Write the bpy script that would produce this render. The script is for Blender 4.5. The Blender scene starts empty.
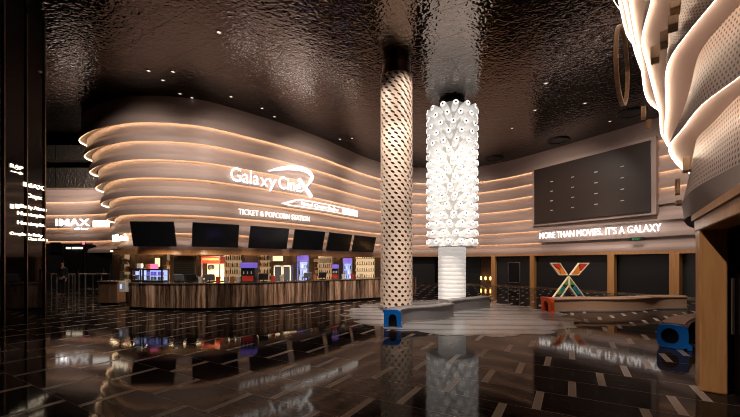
import bpy, bmesh, math, random
from mathutils import Vector, Matrix
random.seed(7)
C = bpy.context.scene.collection
SC = bpy.context.scene
H, F, CX, HY = 1.7, 350.0, 370.0, 262.0      # eye height, focal length in pixels, vanishing column and row
CEIL = 8.8
PI = math.pi

def P(x, y, Y):
    return Vector(((x - CX) / F * Y, Y, H - (y - HY) / F * Y))
def G(x, y):
    Y = F * H / (y - HY)
    return Vector(((x - CX) / F * Y, Y, 0))
def PX(x, Y):
    return (x - CX) / F * Y

# ------------------------------------------------------------------ materials
def mat(name, col=(.5, .5, .5), rough=.5, metal=0., emit=None, es=0., spec=.5, coat=0.):
    m = bpy.data.materials.new(name); m.use_nodes = True
    b = m.node_tree.nodes['Principled BSDF']
    b.inputs['Base Color'].default_value = (*col, 1)
    b.inputs['Roughness'].default_value = rough
    b.inputs['Metallic'].default_value = metal
    b.inputs['Specular IOR Level'].default_value = spec
    b.inputs['Coat Weight'].default_value = coat
    if emit:
        b.inputs['Emission Color'].default_value = (*emit, 1)
        b.inputs['Emission Strength'].default_value = es
    return m
class NT:
    """small helper to wire nodes"""
    def __init__(s, m): s.t = m.node_tree; s.b = s.t.nodes['Principled BSDF']
    def n(s, typ, **kw):
        nd = s.t.nodes.new(typ)
        for k, v in kw.items(): setattr(nd, k, v)
        return nd
    def l(s, a, b): s.t.links.new(a, b)
    def math(s, op, a, b=None, c=None):
        nd = s.n('ShaderNodeMath', operation=op)
        for i, v in enumerate((a, b, c)):
            if v is None: continue
            if isinstance(v, (int, float)): nd.inputs[i].default_value = v
            else: s.l(v, nd.inputs[i])
        return nd.outputs[0]
    def mix(s, f, a, b):
        nd = s.n('ShaderNodeMix', data_type='RGBA')
        for sock, v in ((nd.inputs[0], f), (nd.inputs[6], a), (nd.inputs[7], b)):
            if isinstance(v, tuple): sock.default_value = (*v, 1)
            elif isinstance(v, (int, float)): sock.default_value = v
            else: s.l(v, sock)
        return nd.outputs[2]
    def ramp(s, f, stops):
        nd = s.n('ShaderNodeValToRGB')
        while len(nd.color_ramp.elements) < len(stops): nd.color_ramp.elements.new(.5)
        for e, (p, c) in zip(nd.color_ramp.elements, stops):
            e.position = p; e.color = (*c, 1)
        s.l(f, nd.inputs[0]); return nd.outputs[0]
    def noise(s, vec, scale, detail=3, rough=.5, dist=0):
        nd = s.n('ShaderNodeTexNoise')
        nd.inputs['Scale'].default_value = scale; nd.inputs['Detail'].default_value = detail
        nd.inputs['Roughness'].default_value = rough; nd.inputs['Distortion'].default_value = dist
        s.l(vec, nd.inputs['Vector']); return nd.outputs['Fac']
    def coord(s, which='Object'): return s.n('ShaderNodeTexCoord').outputs[which]
    def mapping(s, vec, scale=(1, 1, 1), rot=(0, 0, 0), loc=(0, 0, 0)):
        nd = s.n('ShaderNodeMapping')
        nd.inputs['Scale'].default_value = scale; nd.inputs['Rotation'].default_value = rot; nd.inputs['Location'].default_value = loc
        s.l(vec, nd.inputs['Vector']); return nd.outputs[0]
    def bump(s, h, strength, dist=.02):
        nd = s.n('ShaderNodeBump'); nd.inputs['Strength'].default_value = strength; nd.inputs['Distance'].default_value = dist
        s.l(h, nd.inputs['Height']); s.l(nd.outputs[0], s.b.inputs['Normal'])

def floor_material():
    m = mat('polished dark stone tiles', (.02, .015, .012), .07); t = NT(m)
    sep = t.n('ShaderNodeSeparateXYZ'); t.l(t.coord(), sep.inputs[0]); X, Y = sep.outputs[0], sep.outputs[1]
    u = t.math('ADD', t.math('MULTIPLY', X, .5), t.math('MULTIPLY', Y, .866))
    v = t.math('SUBTRACT', t.math('MULTIPLY', X, .866), t.math('MULTIPLY', Y, .5))
    ur = t.math('DIVIDE', t.math('SUBTRACT', u, 4.45), .65)
    i = t.math('FLOOR', ur); uf = t.math('SUBTRACT', ur, i)
    vv = t.math('DIVIDE', t.math('SUBTRACT', t.math('ADD', v, .357 + .05), t.math('MULTIPLY', i, .36)), 1.08)
    vi = t.math('FLOOR', vv); vf = t.math('MULTIPLY', t.math('SUBTRACT', vv, vi), 1.08)
    bar = t.math('LESS_THAN', vf, .095)
    edge = t.math('MULTIPLY', bar, t.math('GREATER_THAN', t.math('ABSOLUTE', t.math('SUBTRACT', vf, .0475)), .036))
    joint = t.math('LESS_THAN', uf, .014)
    cmb = t.n('ShaderNodeCombineXYZ'); t.l(u, cmb.inputs[0]); t.l(v, cmb.inputs[1])
    t.l(t.math('ADD', t.math('MULTIPLY', i, 3.7), t.math('MULTIPLY', vi, 1.9)), cmb.inputs[2])
    vein = t.noise(t.mapping(cmb.outputs[0], (9, 1.6, 1)), 2.2, 5, .6, .6)
    wn = t.n('ShaderNodeTexWhiteNoise', noise_dimensions='2D')
    c2 = t.n('ShaderNodeCombineXYZ'); t.l(i, c2.inputs[0]); t.l(vi, c2.inputs[1]); t.l(c2.outputs[0], wn.inputs['Vector'])
    base = t.ramp(vein, [(.3, (.010, .007, .006)), (.52, (.024, .016, .013)), (.72, (.058, .040, .031))])
    base = t.mix(t.math('MULTIPLY', wn.outputs['Value'], .5), base, (.01, .007, .006))
    col = t.mix(bar, base, (.28, .235, .20))
    col = t.mix(edge, col, (.34, .285, .25))
    col = t.mix(joint, col, (.2, .165, .14))
    t.l(col, t.b.inputs['Base Color'])
    t.l(t.math('ADD', t.math('MULTIPLY', bar, .12), .06), t.b.inputs['Roughness'])
    t.b.inputs['Specular IOR Level'].default_value = .042
    t.bump(t.noise(t.coord(), 1.3, 1), .03, .02)
    return m

def ripple_mirror(name, col, strength, scale=9., rough=.1):
    m = mat(name, col, rough, 1.); t = NT(m)
    co = t.coord()
    h1 = t.noise(t.mapping(co, (1, 1.25, 1), (0, 0, .5)), scale, .5, .5, .8)
    h2 = t.noise(co, scale * .28, 1, .5)
    h = t.math('ADD', h1, t.math('MULTIPLY', h2, .6))
    br = t.n('ShaderNodeTexBrick'); t.l(t.mapping(co, (1, 1, 1), (0, 0, .52)), br.inputs['Vector'])
    br.inputs['Scale'].default_value = 1; br.inputs['Brick Width'].default_value = 2.4; br.inputs['Row Height'].default_value = 1.2
    br.inputs['Mortar Size'].default_value = .008; br.inputs['Color1'].default_value = br.inputs['Color2'].default_value = (*col, 1)
    br.inputs['Mortar'].default_value = (.02, .017, .015, 1)
    t.l(br.outputs['Color'], t.b.inputs['Base Color'])
    t.bump(h, strength, .05)
    return m

def wood(name, c1, c2, rough=.35, axis=2, scale=1.):
    m = mat(name, c1, rough); t = NT(m)
    sc = [14 * scale] * 3; sc[axis] = 1.1 * scale
    n = t.noise(t.mapping(t.coord(), tuple(sc)), 1.0, 4, .6, .4)
    t.l(t.ramp(n, [(.3, c1), (.7, c2)]), t.b.inputs['Base Color'])
    return m

def veneer():
    m = mat('striped timber veneer', (.3, .2, .13), .22, coat=.3); t = NT(m)
    uv = t.coord('UV')
    sep = t.n('ShaderNodeSeparateXYZ'); t.l(uv, sep.inputs[0])
    wob = t.math('MULTIPLY', t.noise(t.mapping(uv, (1.2, .8, 1)), 1.3, 2), .10)
    s = t.math('ADD', sep.outputs[0], wob)
    cmb = t.n('ShaderNodeCombineXYZ'); t.l(s, cmb.inputs[0]); t.l(t.math('MULTIPLY', sep.outputs[1], .05), cmb.inputs[1])
    n = t.noise(cmb.outputs[0], 5.5, 5, .72)
    n2 = t.noise(cmb.outputs[0], 1.1, 2, .5)
    a = t.ramp(n, [(.39, (.025, .015, .012)), (.46, (.17, .10, .065)), (.53, (.36, .225, .145)), (.62, (.66, .50, .38))])
    b = t.ramp(n2, [(.40, (.30, .28, .28)), (.5, (.85, .82, .80)), (.6, (1.3, 1.22, 1.12))])
    mx = t.n('ShaderNodeMix', data_type='RGBA', blend_type='MULTIPLY'); mx.inputs[0].default_value = 1
    t.l(a, mx.inputs[6]); t.l(b, mx.inputs[7]); t.l(mx.outputs[2], t.b.inputs['Base Color'])
    return m

def perforated(name, col, pitch_u, pitch_v, hu, hv, row_shift=.5, hole=(.012, .01, .009)):
    m = mat(name, col, .45); t = NT(m)
    sep = t.n('ShaderNodeSeparateXYZ'); t.l(t.coord('UV'), sep.inputs[0])
    rv = t.math('DIVIDE', sep.outputs[1], pitch_v); i = t.math('FLOOR', rv)
    fv = t.math('SUBTRACT', t.math('SUBTRACT', rv, i), .5)
    ru = t.math('ADD', t.math('DIVIDE', sep.outputs[0], pitch_u), t.math('MULTIPLY', i, row_shift))
    fu = t.math('SUBTRACT', t.math('SUBTRACT', ru, t.math('FLOOR', ru)), .5)
    inu = t.math('LESS_THAN', t.math('ABSOLUTE', fu), hu / pitch_u / 2)
    inv = t.math('LESS_THAN', t.math('ABSOLUTE', fv), hv / pitch_v / 2)
    h = t.math('MULTIPLY', inu, inv)
    t.l(t.mix(h, col, hole), t.b.inputs['Base Color'])
    return m

def waves():
    m = mat('pale grey wave stone', (.4, .4, .4), .22); t = NT(m)
    co = t.coord()
    w = t.n('ShaderNodeTexWave', wave_type='BANDS', bands_direction='Y')
    t.l(t.mapping(co, (.35, 1, 1), (0, 0, .12)), w.inputs['Vector'])
    w.inputs['Scale'].default_value = .46; w.inputs['Distortion'].default_value = 6.5; w.inputs['Detail'].default_value = 2.5; w.inputs['Detail Scale'].default_value = .9
    n = t.noise(t.mapping(co, (1.2, 5, 1)), 1.4, 4)
    c = t.ramp(w.outputs['Fac'], [(.03, (.07, .068, .068)), (.09, (.23, .23, .235)), (1., (.30, .30, .308))])
    t.l(t.mix(t.math('MULTIPLY', n, .5), c, (.20, .20, .205)), t.b.inputs['Base Color'])
    return m

def brushed(name, col, rough=.3): return mat(name, col, rough, 1.)

WARM = (1., .66, .38)
M = dict(
    floor=floor_material(),
    ceiling=ripple_mirror('rippled dark mirror steel', (.118, .096, .085), .33, 6.8, .006),
    bulk=ripple_mirror('rippled bronze mirror steel', (.55, .48, .42), .8, 7., .3),
    panel=mat('matt beige wall panel', (.42, .315, .277), .5),
    panelb=perforated('perforated beige panel', (.35, .262, .228), .056, .062, .025, .032),
    hull=mat('taupe hull panel', (.16, .12, .10), .45),
    led=mat('warm cove light strip', (1, .9, .8), .5, emit=WARM, es=12),
    ledb=mat('bright cove light strip', (1, .9, .8), .5, emit=(1, .80, .60), es=27),
    sign=mat('white lit lettering', (1, 1, 1), .5, emit=(1, .95, .9), es=2.2),
    signsoft=mat('soft white lit lettering', (1, 1, 1), .5, emit=(1, .88, .76), es=1.3),
    warmsign=mat('warm lit lettering', (1, 1, 1), .5, emit=(1, .82, .58), es=2.6),
    fascia=wood('orange brown timber', (.42, .20, .08), (.55, .29, .13), .3),
    jamb=wood('amber timber frame', (.46, .21, .07), (.60, .31, .12), .28),
    block=wood('light timber block', (.40, .25, .14), (.6, .42, .26), .4),
    veneer=veneer(),
    top=mat('dark stone worktop', (.13, .10, .08), .15),
    black=mat('black', (.006, .006, .006), .4),
    blackgloss=mat('polished black panel', (.012, .010, .010), .06, coat=.5),
    dark=mat('charcoal wall panel', (.022, .022, .024), .35),
    darkwood=wood('dark brown wall panel', (.075, .042, .024), (.13, .075, .045), .4),
    screen=mat('switched off screen', (.010, .011, .014), .18),
    ledwall=mat('unlit dark brown screen', (.034, .023, .019), .38),
    steel=brushed('brushed steel', (.62, .6, .58), .28),
    chrome=brushed('chrome', (.75, .74, .73), .12),
    bronze=brushed('bronze trim', (.32, .24, .18), .3),
    trimlight=mat('satin silver edge', (.42, .40, .39), .35, .6),
    cream=mat('cream lattice shell', (.74, .60, .49), .4),
    holedark=mat('dark brown core', (.06, .03, .015), .6),
    white=mat('white plastic', (.82, .8, .78), .35),
    tube=mat('lit white translucent bottle', (.85, .83, .8), .25, emit=(1, .95, .9), es=.36),
    tubering=mat('grey bottle neck', (.5, .48, .46), .3),
    cap=mat('glowing bottle end', (1, 1, 1), .3, emit=(1, .95, .9), es=1.5),
    blue=mat('glossy blue enamel', (.008, .17, .66), .25),
    orange=mat('glossy orange red enamel', (.62, .075, .012), .3),
    leather=mat('grey leather', (.2, .19, .2), .32),
    tan=mat('tan leather', (.40, .25, .165), .38),
    darkleather=mat('dark leather', (.03, .008, .028), .3),
    waves=waves(),
    skin=mat('skin', (.45, .28, .2), .5),
    cloth=mat('black cloth', (.012, .012, .014), .8),
    hair=mat('black hair', (.008, .007, .006), .5),
    exitgreen=mat('green exit sign face', (.01, .1, .03), .4, emit=(.1, 1, .35), es=.25),
    exitblack=mat('black exit sign case', (.01, .012, .01), .4),
    lens=mat('lit downlight lens', (1, 1, 1), .4, emit=(1, .88, .74), es=1.1),
    coolglow=mat('cold blue cabinet light', (.5, .6, 1), .4, emit=(.42, .55, 1.), es=1.1),
    purple=mat('purple lit header', (.2, .1, .6), .4, emit=(.3, .22, 1.), es=.4),
    redbox=mat('red enamel', (.4, .03, .02), .35, emit=(1, .08, .03), es=.12),
    warmglow=mat('warm lit panel', (1, .8, .5), .4, emit=(1, .62, .28), es=2.),
    popcorn=mat('popcorn', (.85, .62, .3), .8, emit=(1, .7, .35), es=.8),
    amber=mat('amber lamp', (1, .6, .2), .4, emit=(1, .5, .14), es=6),
    glass=mat('cabinet glass', (.05, .06, .08), .03),
    bottlea=mat('brown glass bottle', (.12, .05, .02), .12), bottleb=mat('green glass bottle', (.03, .10, .05), .12),
    bottlec=mat('pale carton', (.6, .5, .38), .4), bottled=mat('orange carton', (.55, .2, .06), .4),
    pink=mat('pink lit lamp', (1, .3, .5), .4, emit=(1, .12, .3), es=1.2),
    tri_red=mat('red panel', (.5, .04, .02), .4, emit=(1, .06, .02), es=.06), tri_orange=mat('orange panel', (.65, .2, .03), .4, emit=(1, .3, .04), es=.06),
    tri_green=mat('green panel', (.10, .30, .05), .4), tri_teal=mat('teal panel', (.015, .17, .24), .4), tri_purple=mat('purple panel', (.09, .03, .19), .4),
    frameedge=mat('cream frame with small lights', (.75, .6, .42), .4, emit=(1, .72, .4), es=.10),
    )

# ------------------------------------------------------------------ mesh helpers
class MB:
    def __init__(s): s.v = []; s.f = []; s.uv = []
    def quadstrip(s, A, B, ua=None, ub=None):
        pass
    def add(s, vs, fs, uvs=None):
        b = len(s.v); s.v += [tuple(v) for v in vs]
        s.uv += uvs if uvs else [(0, 0)] * len(vs)
        s.f += [tuple(b + i for i in f) for f in fs]
        return s
    def box(s, c, d, rz=0, rx=0, ry=0):
        R = Matrix.Rotation(rz, 3, 'Z') @ Matrix.Rotation(ry, 3, 'Y') @ Matrix.Rotation(rx, 3, 'X'); c = Vector(c)
        vs = [c + R @ Vector((sx * d[0] / 2, sy * d[1] / 2, sz * d[2] / 2)) for sz in (-1, 1) for sy in (-1, 1) for sx in (-1, 1)]
        return s.add(vs, [(0, 2, 3, 1), (4, 5, 7, 6), (0, 1, 5, 4), (2, 6, 7, 3), (0, 4, 6, 2), (1, 3, 7, 5)])
    def lathe(s, c, prof, n=24, axis=None, capa=True, capb=True):
        """prof = [(r, z)...] turned about axis through c"""
        c = Vector(c); R = Matrix.Identity(3)
        if axis is not None: R = Vector((0, 0, 1)).rotation_difference(Vector(axis)).to_matrix()
        vs, fs = [], []
        for r, z in prof:
            for k in range(n):
                a = 2 * PI * k / n; vs.append(c + R @ Vector((r * math.cos(a), r * math.sin(a), z)))
        for j in range(len(prof) - 1):
            for k in range(n):
                k2 = (k + 1) % n; fs.append((j * n + k, j * n + k2, (j + 1) * n + k2, (j + 1) * n + k))
        if capa: fs.append(tuple(range(n - 1, -1, -1)))
        if capb: fs.append(tuple((len(prof) - 1) * n + k for k in range(n)))
        return s.add(vs, fs)
    def rod(s, a, b, r, n=8):
        a, b = Vector(a), Vector(b)
        return s.lathe(a, [(r, 0), (r, (b - a).length)], n, (b - a))
    def prism(s, poly, fn, d0, d1):
        """poly = 2D outline; fn(u, w, d) -> 3D"""
        n = len(poly)
        vs = [fn(u, w, d0) for u, w in poly] + [fn(u, w, d1) for u, w in poly]
        fs = [tuple(range(n)), tuple(range(2 * n - 1, n - 1, -1))] + [(i, n + i, n + (i + 1) % n, (i + 1) % n) for i in range(n)]
        return s.add(vs, fs)
    def sweep(s, path, prof, closed=False, caps=False, u0=0.):
        """path = list of (pos2D, normal2D, arclength, [per point profile scale]); prof = [(offset, z)]"""
        n = len(prof); vs, uvs, fs = [], [], []
        L = [0.]
        for j in range(1, n): L.append(L[-1] + math.hypot(prof[j][0] - prof[j - 1][0], prof[j][1] - prof[j - 1][1]))
        for p, nn, a in path:
            for j, (o, z) in enumerate(prof):
                vs.append((p[0] + nn[0] * o, p[1] + nn[1] * o, z)); uvs.append((u0 + a, L[j]))
        jj = n if closed else n - 1
        for i in range(len(path) - 1):
            for j in range(jj):
                j2 = (j + 1) % n
                fs.append((i * n + j, (i + 1) * n + j, (i + 1) * n + j2, i * n + j2))
        if caps:
            fs.append(tuple(range(n))); k = (len(path) - 1) * n
            fs.append(tuple(k + j for j in range(n - 1, -1, -1)))
        return s.add(vs, fs, uvs)
    def loft(s, A, B, va=0., vb=1.):
        """surface between two 3D polylines of equal length, uv = (arc length, v)"""
        n = len(A); vs = list(A) + list(B); a = [0.]
        for i in range(1, n): a.append(a[-1] + (Vector(A[i]) - Vector(A[i - 1])).length)
        uvs = [(a[i], va) for i in range(n)] + [(a[i], vb) for i in range(n)]
        return s.add(vs, [(i, i + 1, n + i + 1, n + i) for i in range(n - 1)], uvs)

def obj(name, mb, m, parent=None, smooth=None, bevel=0., mats=None, fix=True):
    me = bpy.data.meshes.new(name)
    org = Vector((0, 0, 0))
    me.from_pydata(mb.v, [], mb.f); me.update()
    uvl = me.uv_layers.new(name='UVMap')
    idx = [0] * len(me.loops); me.loops.foreach_get('vertex_index', idx)
    flat = []
    for i in idx: flat += mb.uv[i]
    uvl.data.foreach_set('uv', flat)
    if fix:
        bm = bmesh.new(); bm.from_mesh(me); bmesh.ops.recalc_face_normals(bm, faces=bm.faces); bm.to_mesh(me); bm.free()
    o = bpy.data.objects.new(name, me); C.objects.link(o)
    me.materials.append(m)
    if mats:
        for x in mats: me.materials.append(x)
    if smooth is not None:
        me.polygons.foreach_set('use_smooth', [True] * len(me.polygons))
        if smooth < 3: me.set_sharp_from_angle(angle=smooth)
    if bevel:
        b = o.modifiers.new('Bevel', 'BEVEL'); b.width = bevel; b.segments = 2; b.limit_method = 'ANGLE'
    if parent is not None:
        o.parent = parent; o.matrix_parent_inverse = Matrix.Translation(-parent.location) if parent.type == 'EMPTY' else Matrix.Identity(4)
    return o
def tag(o, label, cat, group=None, kind=None):
    o['label'] = label; o['category'] = cat
    if group: o['group'] = group
    if kind: o['kind'] = kind
    return o
def thing(name, label, cat, loc=(0, 0, 0), group=None, kind=None):
    o = bpy.data.objects.new(name, None); C.objects.link(o); o.location = loc; o.empty_display_size = .2
    return tag(o, label, cat, group, kind)
def structure(name, loc=(0, 0, 0)):
    o = bpy.data.objects.new(name, None); C.objects.link(o); o.location = loc; o['kind'] = 'structure'; return o
def struct(o): o['kind'] = 'structure'; return o

def catmull(pts, step=.35):
    pts = [Vector(p) for p in pts]; ext = [2 * pts[0] - pts[1]] + pts + [2 * pts[-1] - pts[-2]]; out = []
    for i in range(1, len(ext) - 2):
        p0, p1, p2, p3 = ext[i - 1:i + 3]; n = max(2, int((p2 - p1).length / step))
        # centripetal parameterisation keeps the curve free of loops
        t0 = 0.; t1 = t0 + max(1e-4, (p1 - p0).length ** .5); t2 = t1 + max(1e-4, (p2 - p1).length ** .5); t3 = t2 + max(1e-4, (p3 - p2).length ** .5)
        for k in range(n):
            t = t1 + (t2 - t1) * k / n
            A1 = (t1 - t) / (t1 - t0) * p0 + (t - t0) / (t1 - t0) * p1; A2 = (t2 - t) / (t2 - t1) * p1 + (t - t1) / (t2 - t1) * p2; A3 = (t3 - t) / (t3 - t2) * p2 + (t - t2) / (t3 - t2) * p3
            B1 = (t2 - t) / (t2 - t0) * A1 + (t - t0) / (t2 - t0) * A2; B2 = (t3 - t) / (t3 - t1) * A2 + (t - t1) / (t3 - t1) * A3
            out.append((t2 - t) / (t2 - t1) * B1 + (t - t1) / (t2 - t1) * B2)
    out.append(ext[-2]); return out
def mkpath(pts, step=.35, raw=False):
    q = [Vector(p) for p in pts] if raw else catmull(pts, step); out = []; a = 0.
    for i, p in enumerate(q):
        t = (q[min(i + 1, len(q) - 1)] - q[max(i - 1, 0)]).normalized()
        if i: a += (p - q[i - 1]).length
        out.append((Vector((p[0], p[1])), Vector((t[1], -t[0])), a))
    return out
def path_at(path, s):
    s = max(path[0][2], min(path[-1][2] - 1e-6, s))
    for i in range(len(path) - 1):
        if path[i + 1][2] >= s:
            f = (s - path[i][2]) / max(1e-9, path[i + 1][2] - path[i][2])
            return path[i][0].lerp(path[i + 1][0], f), path[i][1].lerp(path[i + 1][1], f).normalized()
def path_s_at_px(path, x, after=None):
    """arc length where the path crosses image column x, on its side facing the camera"""
    r = (x - CX) / F; best = None
    for i in range(len(path) - 1):
        a, b = path[i][0], path[i + 1][0]
        fa, fb = a[0] - r * a[1], b[0] - r * b[1]
        if (fa <= 0) != (fb <= 0):
            t = fa / (fa - fb); p = a.lerp(b, t); s = path[i][2] + t * (path[i + 1][2] - path[i][2])
            if best is None or p[1] < best[1]: best = (s, p[1])
    return best[0]
def sub_path(path, s0, s1, step=.3):
    n = max(2, int((s1 - s0) / step)); out = []
    for i in range(n + 1):
        s = s0 + (s1 - s0) * i / n; p, nn = path_at(path, s); out.append((p, nn, s))
    return out

def text_geo(txt, size=1., bold=0., extrude=.02, res=3):
    cu = bpy.data.curves.new('t', 'FONT'); cu.body = txt; cu.size = size; cu.offset = bold; cu.extrude = extrude; cu.resolution_u = res
    o = bpy.data.objects.new('t', cu); C.objects.link(o)
    dg = bpy.context.evaluated_depsgraph_get(); dg.update()
    me = bpy.data.meshes.new_from_object(o.evaluated_get(dg))
    vs = [v.co.copy() for v in me.vertices]; fs = [tuple(p.vertices) for p in me.polygons]
    bpy.data.objects.remove(o); bpy.data.curves.remove(cu); bpy.data.meshes.remove(me)
    return vs, fs
def fit_text(txt, width, cap, bold=0., extrude=.03, res=3):
    """text scaled to width and cap height, origin at its lower left"""
    vs, fs = text_geo(txt, 1., bold, extrude, res)
    c, _ = text_geo('H', 1., bold, extrude, 1); ch = max(v.y for v in c) - min(v.y for v in c); b0 = min(v.y for v in c)
    x0 = min(v.x for v in vs); x1 = max(v.x for v in vs); kx = width / (x1 - x0); ky = cap / ch
    return [Vector(((v.x - x0) * kx, (v.y - b0) * ky, v.z)) for v in vs], fs
def bend(vs, path, s0, z0, off):
    out = []
    for v in vs:
        p, n = path_at(path, s0 + v.x); out.append(Vector((p[0] + n[0] * (off + v.z), p[1] + n[1] * (off + v.z), z0 + v.y)))
    return out
def flat(vs, org, du, dn):
    """place text in a vertical plane: du = reading direction, dn = out of the plane"""
    org, du, dn = Vector(org), Vector(du).normalized(), Vector(dn).normalized()
    return [org + du * v.x + Vector((0, 0, 1)) * v.y + dn * v.z for v in vs]

# ------------------------------------------------------------------ floor and ceiling
mb = MB().add([(-26, -7, 0), (24, -7, 0), (24, 34, 0), (-26, 34, 0)], [(0, 1, 2, 3)]); fl = struct(obj('floor', mb, M['floor']))
mb = MB().box((-1, 13.5, CEIL + .1), (50, 41, .2)); struct(obj('ceiling', mb, M['ceiling']))
# dark walls that close the hall behind the viewer and at its far sides
for nm, c, d in (('wall_front', (-1, -7.1, 4.4), (50, .2, 8.8)), ('wall_rear', (-1, 34.1, 4.4), (50, .2, 8.8)), ('wall_far_left', (-26.1, 13.5, 4.4), (.2, 41, 8.8)), ('wall_far_right', (24.1, 13.5, 4.4), (.2, 41, 8.8))):
    struct(obj(nm, MB().box(c, d), M['dark']))
# pale inlay of wave stone round the columns
pts = []
n = 120
for k in range(n):
    a = 2 * PI * k / n
    j = 1 + .035 * math.sin(k * 2.1) + .05 * math.sin(k * .9 + 1) + .03 * random.uniform(-1, 1)
    pts.append((2.75 + 3.5 * j * math.cos(a), 11.75 + 3.75 * (1 + .4 * (j - 1)) * math.sin(a)))
inl = struct(obj('floor_inlay', MB().prism(pts, lambda u, w, d: (u, w, d), .001, .006), M['waves']))

# ------------------------------------------------------------------ the great tiered wall
def wall_pts(k, lobby):
    pts = []
    if lobby: pts += [(-23, 21.2), (-19, 21.1), (-16.6, 20.8), (-15.3 + .15 * k, 20.0), (-14.5 + .24 * k, 18.8)]
    else: pts += [(-12.6 + .2 * k, 22.), (-13.6 + .24 * k, 20.0), (-14.2 + .27 * k, 18.6)]
    pts += [(-14.3 + .27 * k, 17.5), (-13.05 + .24 * k, 16.3 - .02 * k), (-11.4 + .1 * k, 15.42), (-9.84, 15.0), (-8.2, 15.12), (-7.2, 15.5), (-6.14, 16.4), (-4.6, 17.9), (-2.85, 20.0), (-1.75, 21.7), (0, 24.2), (1.7, 25.8), (3.8, 26.4), (6.2, 26.6), (8.1, 26.05), (9.7, 24.7), (10.75, 23.2), (12.4, 20.4), (14.1, 17.4), (15.0, 15.3), (15.6, 13.2)]
    return pts
LZ = [8.8, 7.65, 6.87, 6.09, 5.31, 4.53, 3.75, 2.97, 2.25]
wall = structure('wall_back')
WP = {}
for k in range(8):
    lobby = k >= 3
    path = mkpath(wall_pts(k, lobby)); WP[k] = path
    zt, zb = LZ[k], LZ[k + 1]
    hh = zt - zb; prof = [(.05, zt + (.04 if k else 0)), (.05, zt - .12 * hh), (.052, zt - .45 * hh), (.06, zt - .52 * hh), (.155, zt - .70 * hh), (.172, zt - .78 * hh), (.18, zb + .01), (.178, zb - .03), (.15, zb - .03), (.15, zb + .02), (-.12, zb + .02)]
    if k == 7: prof = prof[:7] + [(.165, zb - .015), (-.3, zb - .015)]
    obj('tier_band', MB().sweep(path, prof), M['panel'], wall, smooth=.6)
    if k < 7:
        obj('cove_light', MB().sweep(path if k < 4 else [q_ for q_ in path if q_[0][0] < 4 or (q_[0][0] - 0) / q_[0][1] < (543 - CX) / F], [(.141, zb - .024), (.147, zb - .024), (.147, zb + .014), (.141, zb + .014)], closed=True), M['led'], wall)
W = WP[5]        # reference line for signs and screens
def yp(x):
    s = path_s_at_px(W, x); return path_at(W, s)[0][1]

# timber fascia under the tiers, from the counter round to the right
s0, s1 = path_s_at_px(W, 119), path_s_at_px(W, 398)
can = struct(obj('trim_1', MB().sweep(sub_path(W, s0, s1), [(.12, 2.24), (.24, 2.24), (.24, 2.02), (.12, 2.02)], closed=True, caps=True), M['fascia'], smooth=.6))
s2, s3 = path_s_at_px(W, 404), W[-1][2] - .05
struct(obj('trim_2', MB().sweep(sub_path(W, s2, s3), [(.05, 2.24), (.24, 2.24), (.24, 2.1), (.05, 2.1)], closed=True, caps=True), M['fascia'], smooth=.6))

# ------------------------------------------------------------------ lower wall on the right: dark panels between timber posts
low = structure('wall_right')
def lowpanel(xa, xb, o, m, name='wall_panel', z1=2.1):
    a = path_s_at_px(W, xa) if xa < 690 else W[-1][2] - .1
    b = path_s_at_px(W, xb) if xb < 690 else W[-1][2] - .05
    return obj(name, MB().sweep(sub_path(W, a, b), [(o, 0), (o, z1), (o - .12, z1), (o - .12, 0)], closed=True, caps=True), m, low, smooth=.6)
lowpanel(392, 436, -.3, M['dark']); lowpanel(436, 478, -.9, M['black']); lowpanel(494, 533, -.12, M['dark']); lowpanel(536, 613, -.1, M['dark'])
lowpanel(614, 676, -.12, M['black']); lowpanel(677, 698, -.1, M['dark'])
lowpanel(476, 495, -1.1, M['darkwood'])
tn = 1
tid = 3
for x, w in ((440, .3), (494.5, .3), (534, .3), (613, .34), (677, .4)):
    s = path_s_at_px(W, x); p, nn = path_at(W, s)
    c = p + nn * .1
    o = obj('trim_%d' % tid, MB().box((c[0], c[1], 1.05), (w, .3, 2.1), rz=math.atan2(nn[1], nn[0]) + PI / 2), M['jamb'], bevel=.012); tid += 1
    struct(o)
# skirting line
struct(obj('baseboard_right', MB().sweep(sub_path(W, path_s_at_px(W, 404), W[-1][2] - .3), [(-.06, 0), (-.02, 0), (-.02, .08), (-.06, .08)], closed=True, caps=True), M['bronze'], smooth=.6))
# poster frame by the post
s = path_s_at_px(W, 513.5); p, nn = path_at(W, s)
pf = thing('poster_frame', 'narrow upright steel-framed unlit poster case on dark wall between timber posts', 'frame', (p[0], p[1], 1.))
rz = math.atan2(nn[1], nn[0]) + PI / 2
c = p - nn * .06
b = MB()
for dx, dz, w, h in ((-.42, 0, .04, 1.44), (.42, 0, .04, 1.44), (0, .70, .84, .04), (0, -.70, .84, .04)):
    b.box((c[0] + math.cos(rz) * dx, c[1] + math.sin(rz) * dx, .97 + dz), (w, .07, h), rz)
obj('frame', b, M['steel'], pf); obj('display', MB().box((c[0], c[1], .97), (.8, .04, 1.38), rz), M['screen'], pf)
# small amber floor lamps in the recess
for i, x in enumerate((479.5, 483.5, 488, 491.5)):
    s = path_s_at_px(W, x); p, nn = path_at(W, s); p = p - nn * (.55)
    t = thing('floor_lamp', ['amber lamp post in the brown recess, the nearest to the white column', 'amber lamp post in the brown recess, second from the white column', 'amber lamp post in the brown recess, third from the white column', 'amber lamp post in the brown recess, closest to the timber post'][i], 'lamp', (p[0], p[1], 0), 'amber lamp posts in the recess')
    obj('post', MB().lathe((p[0], p[1], 0), [(.09, 0), (.09, .03), (.03, .04), (.03, .35)], 12), M['bronze'], t, smooth=.6)
    obj('lamp_shade', MB().lathe((p[0], p[1], .35), [(.05, 0), (.06, .03), (.06, .22), (.03, .26)], 12), M['amber'], t, smooth=.6)

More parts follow.
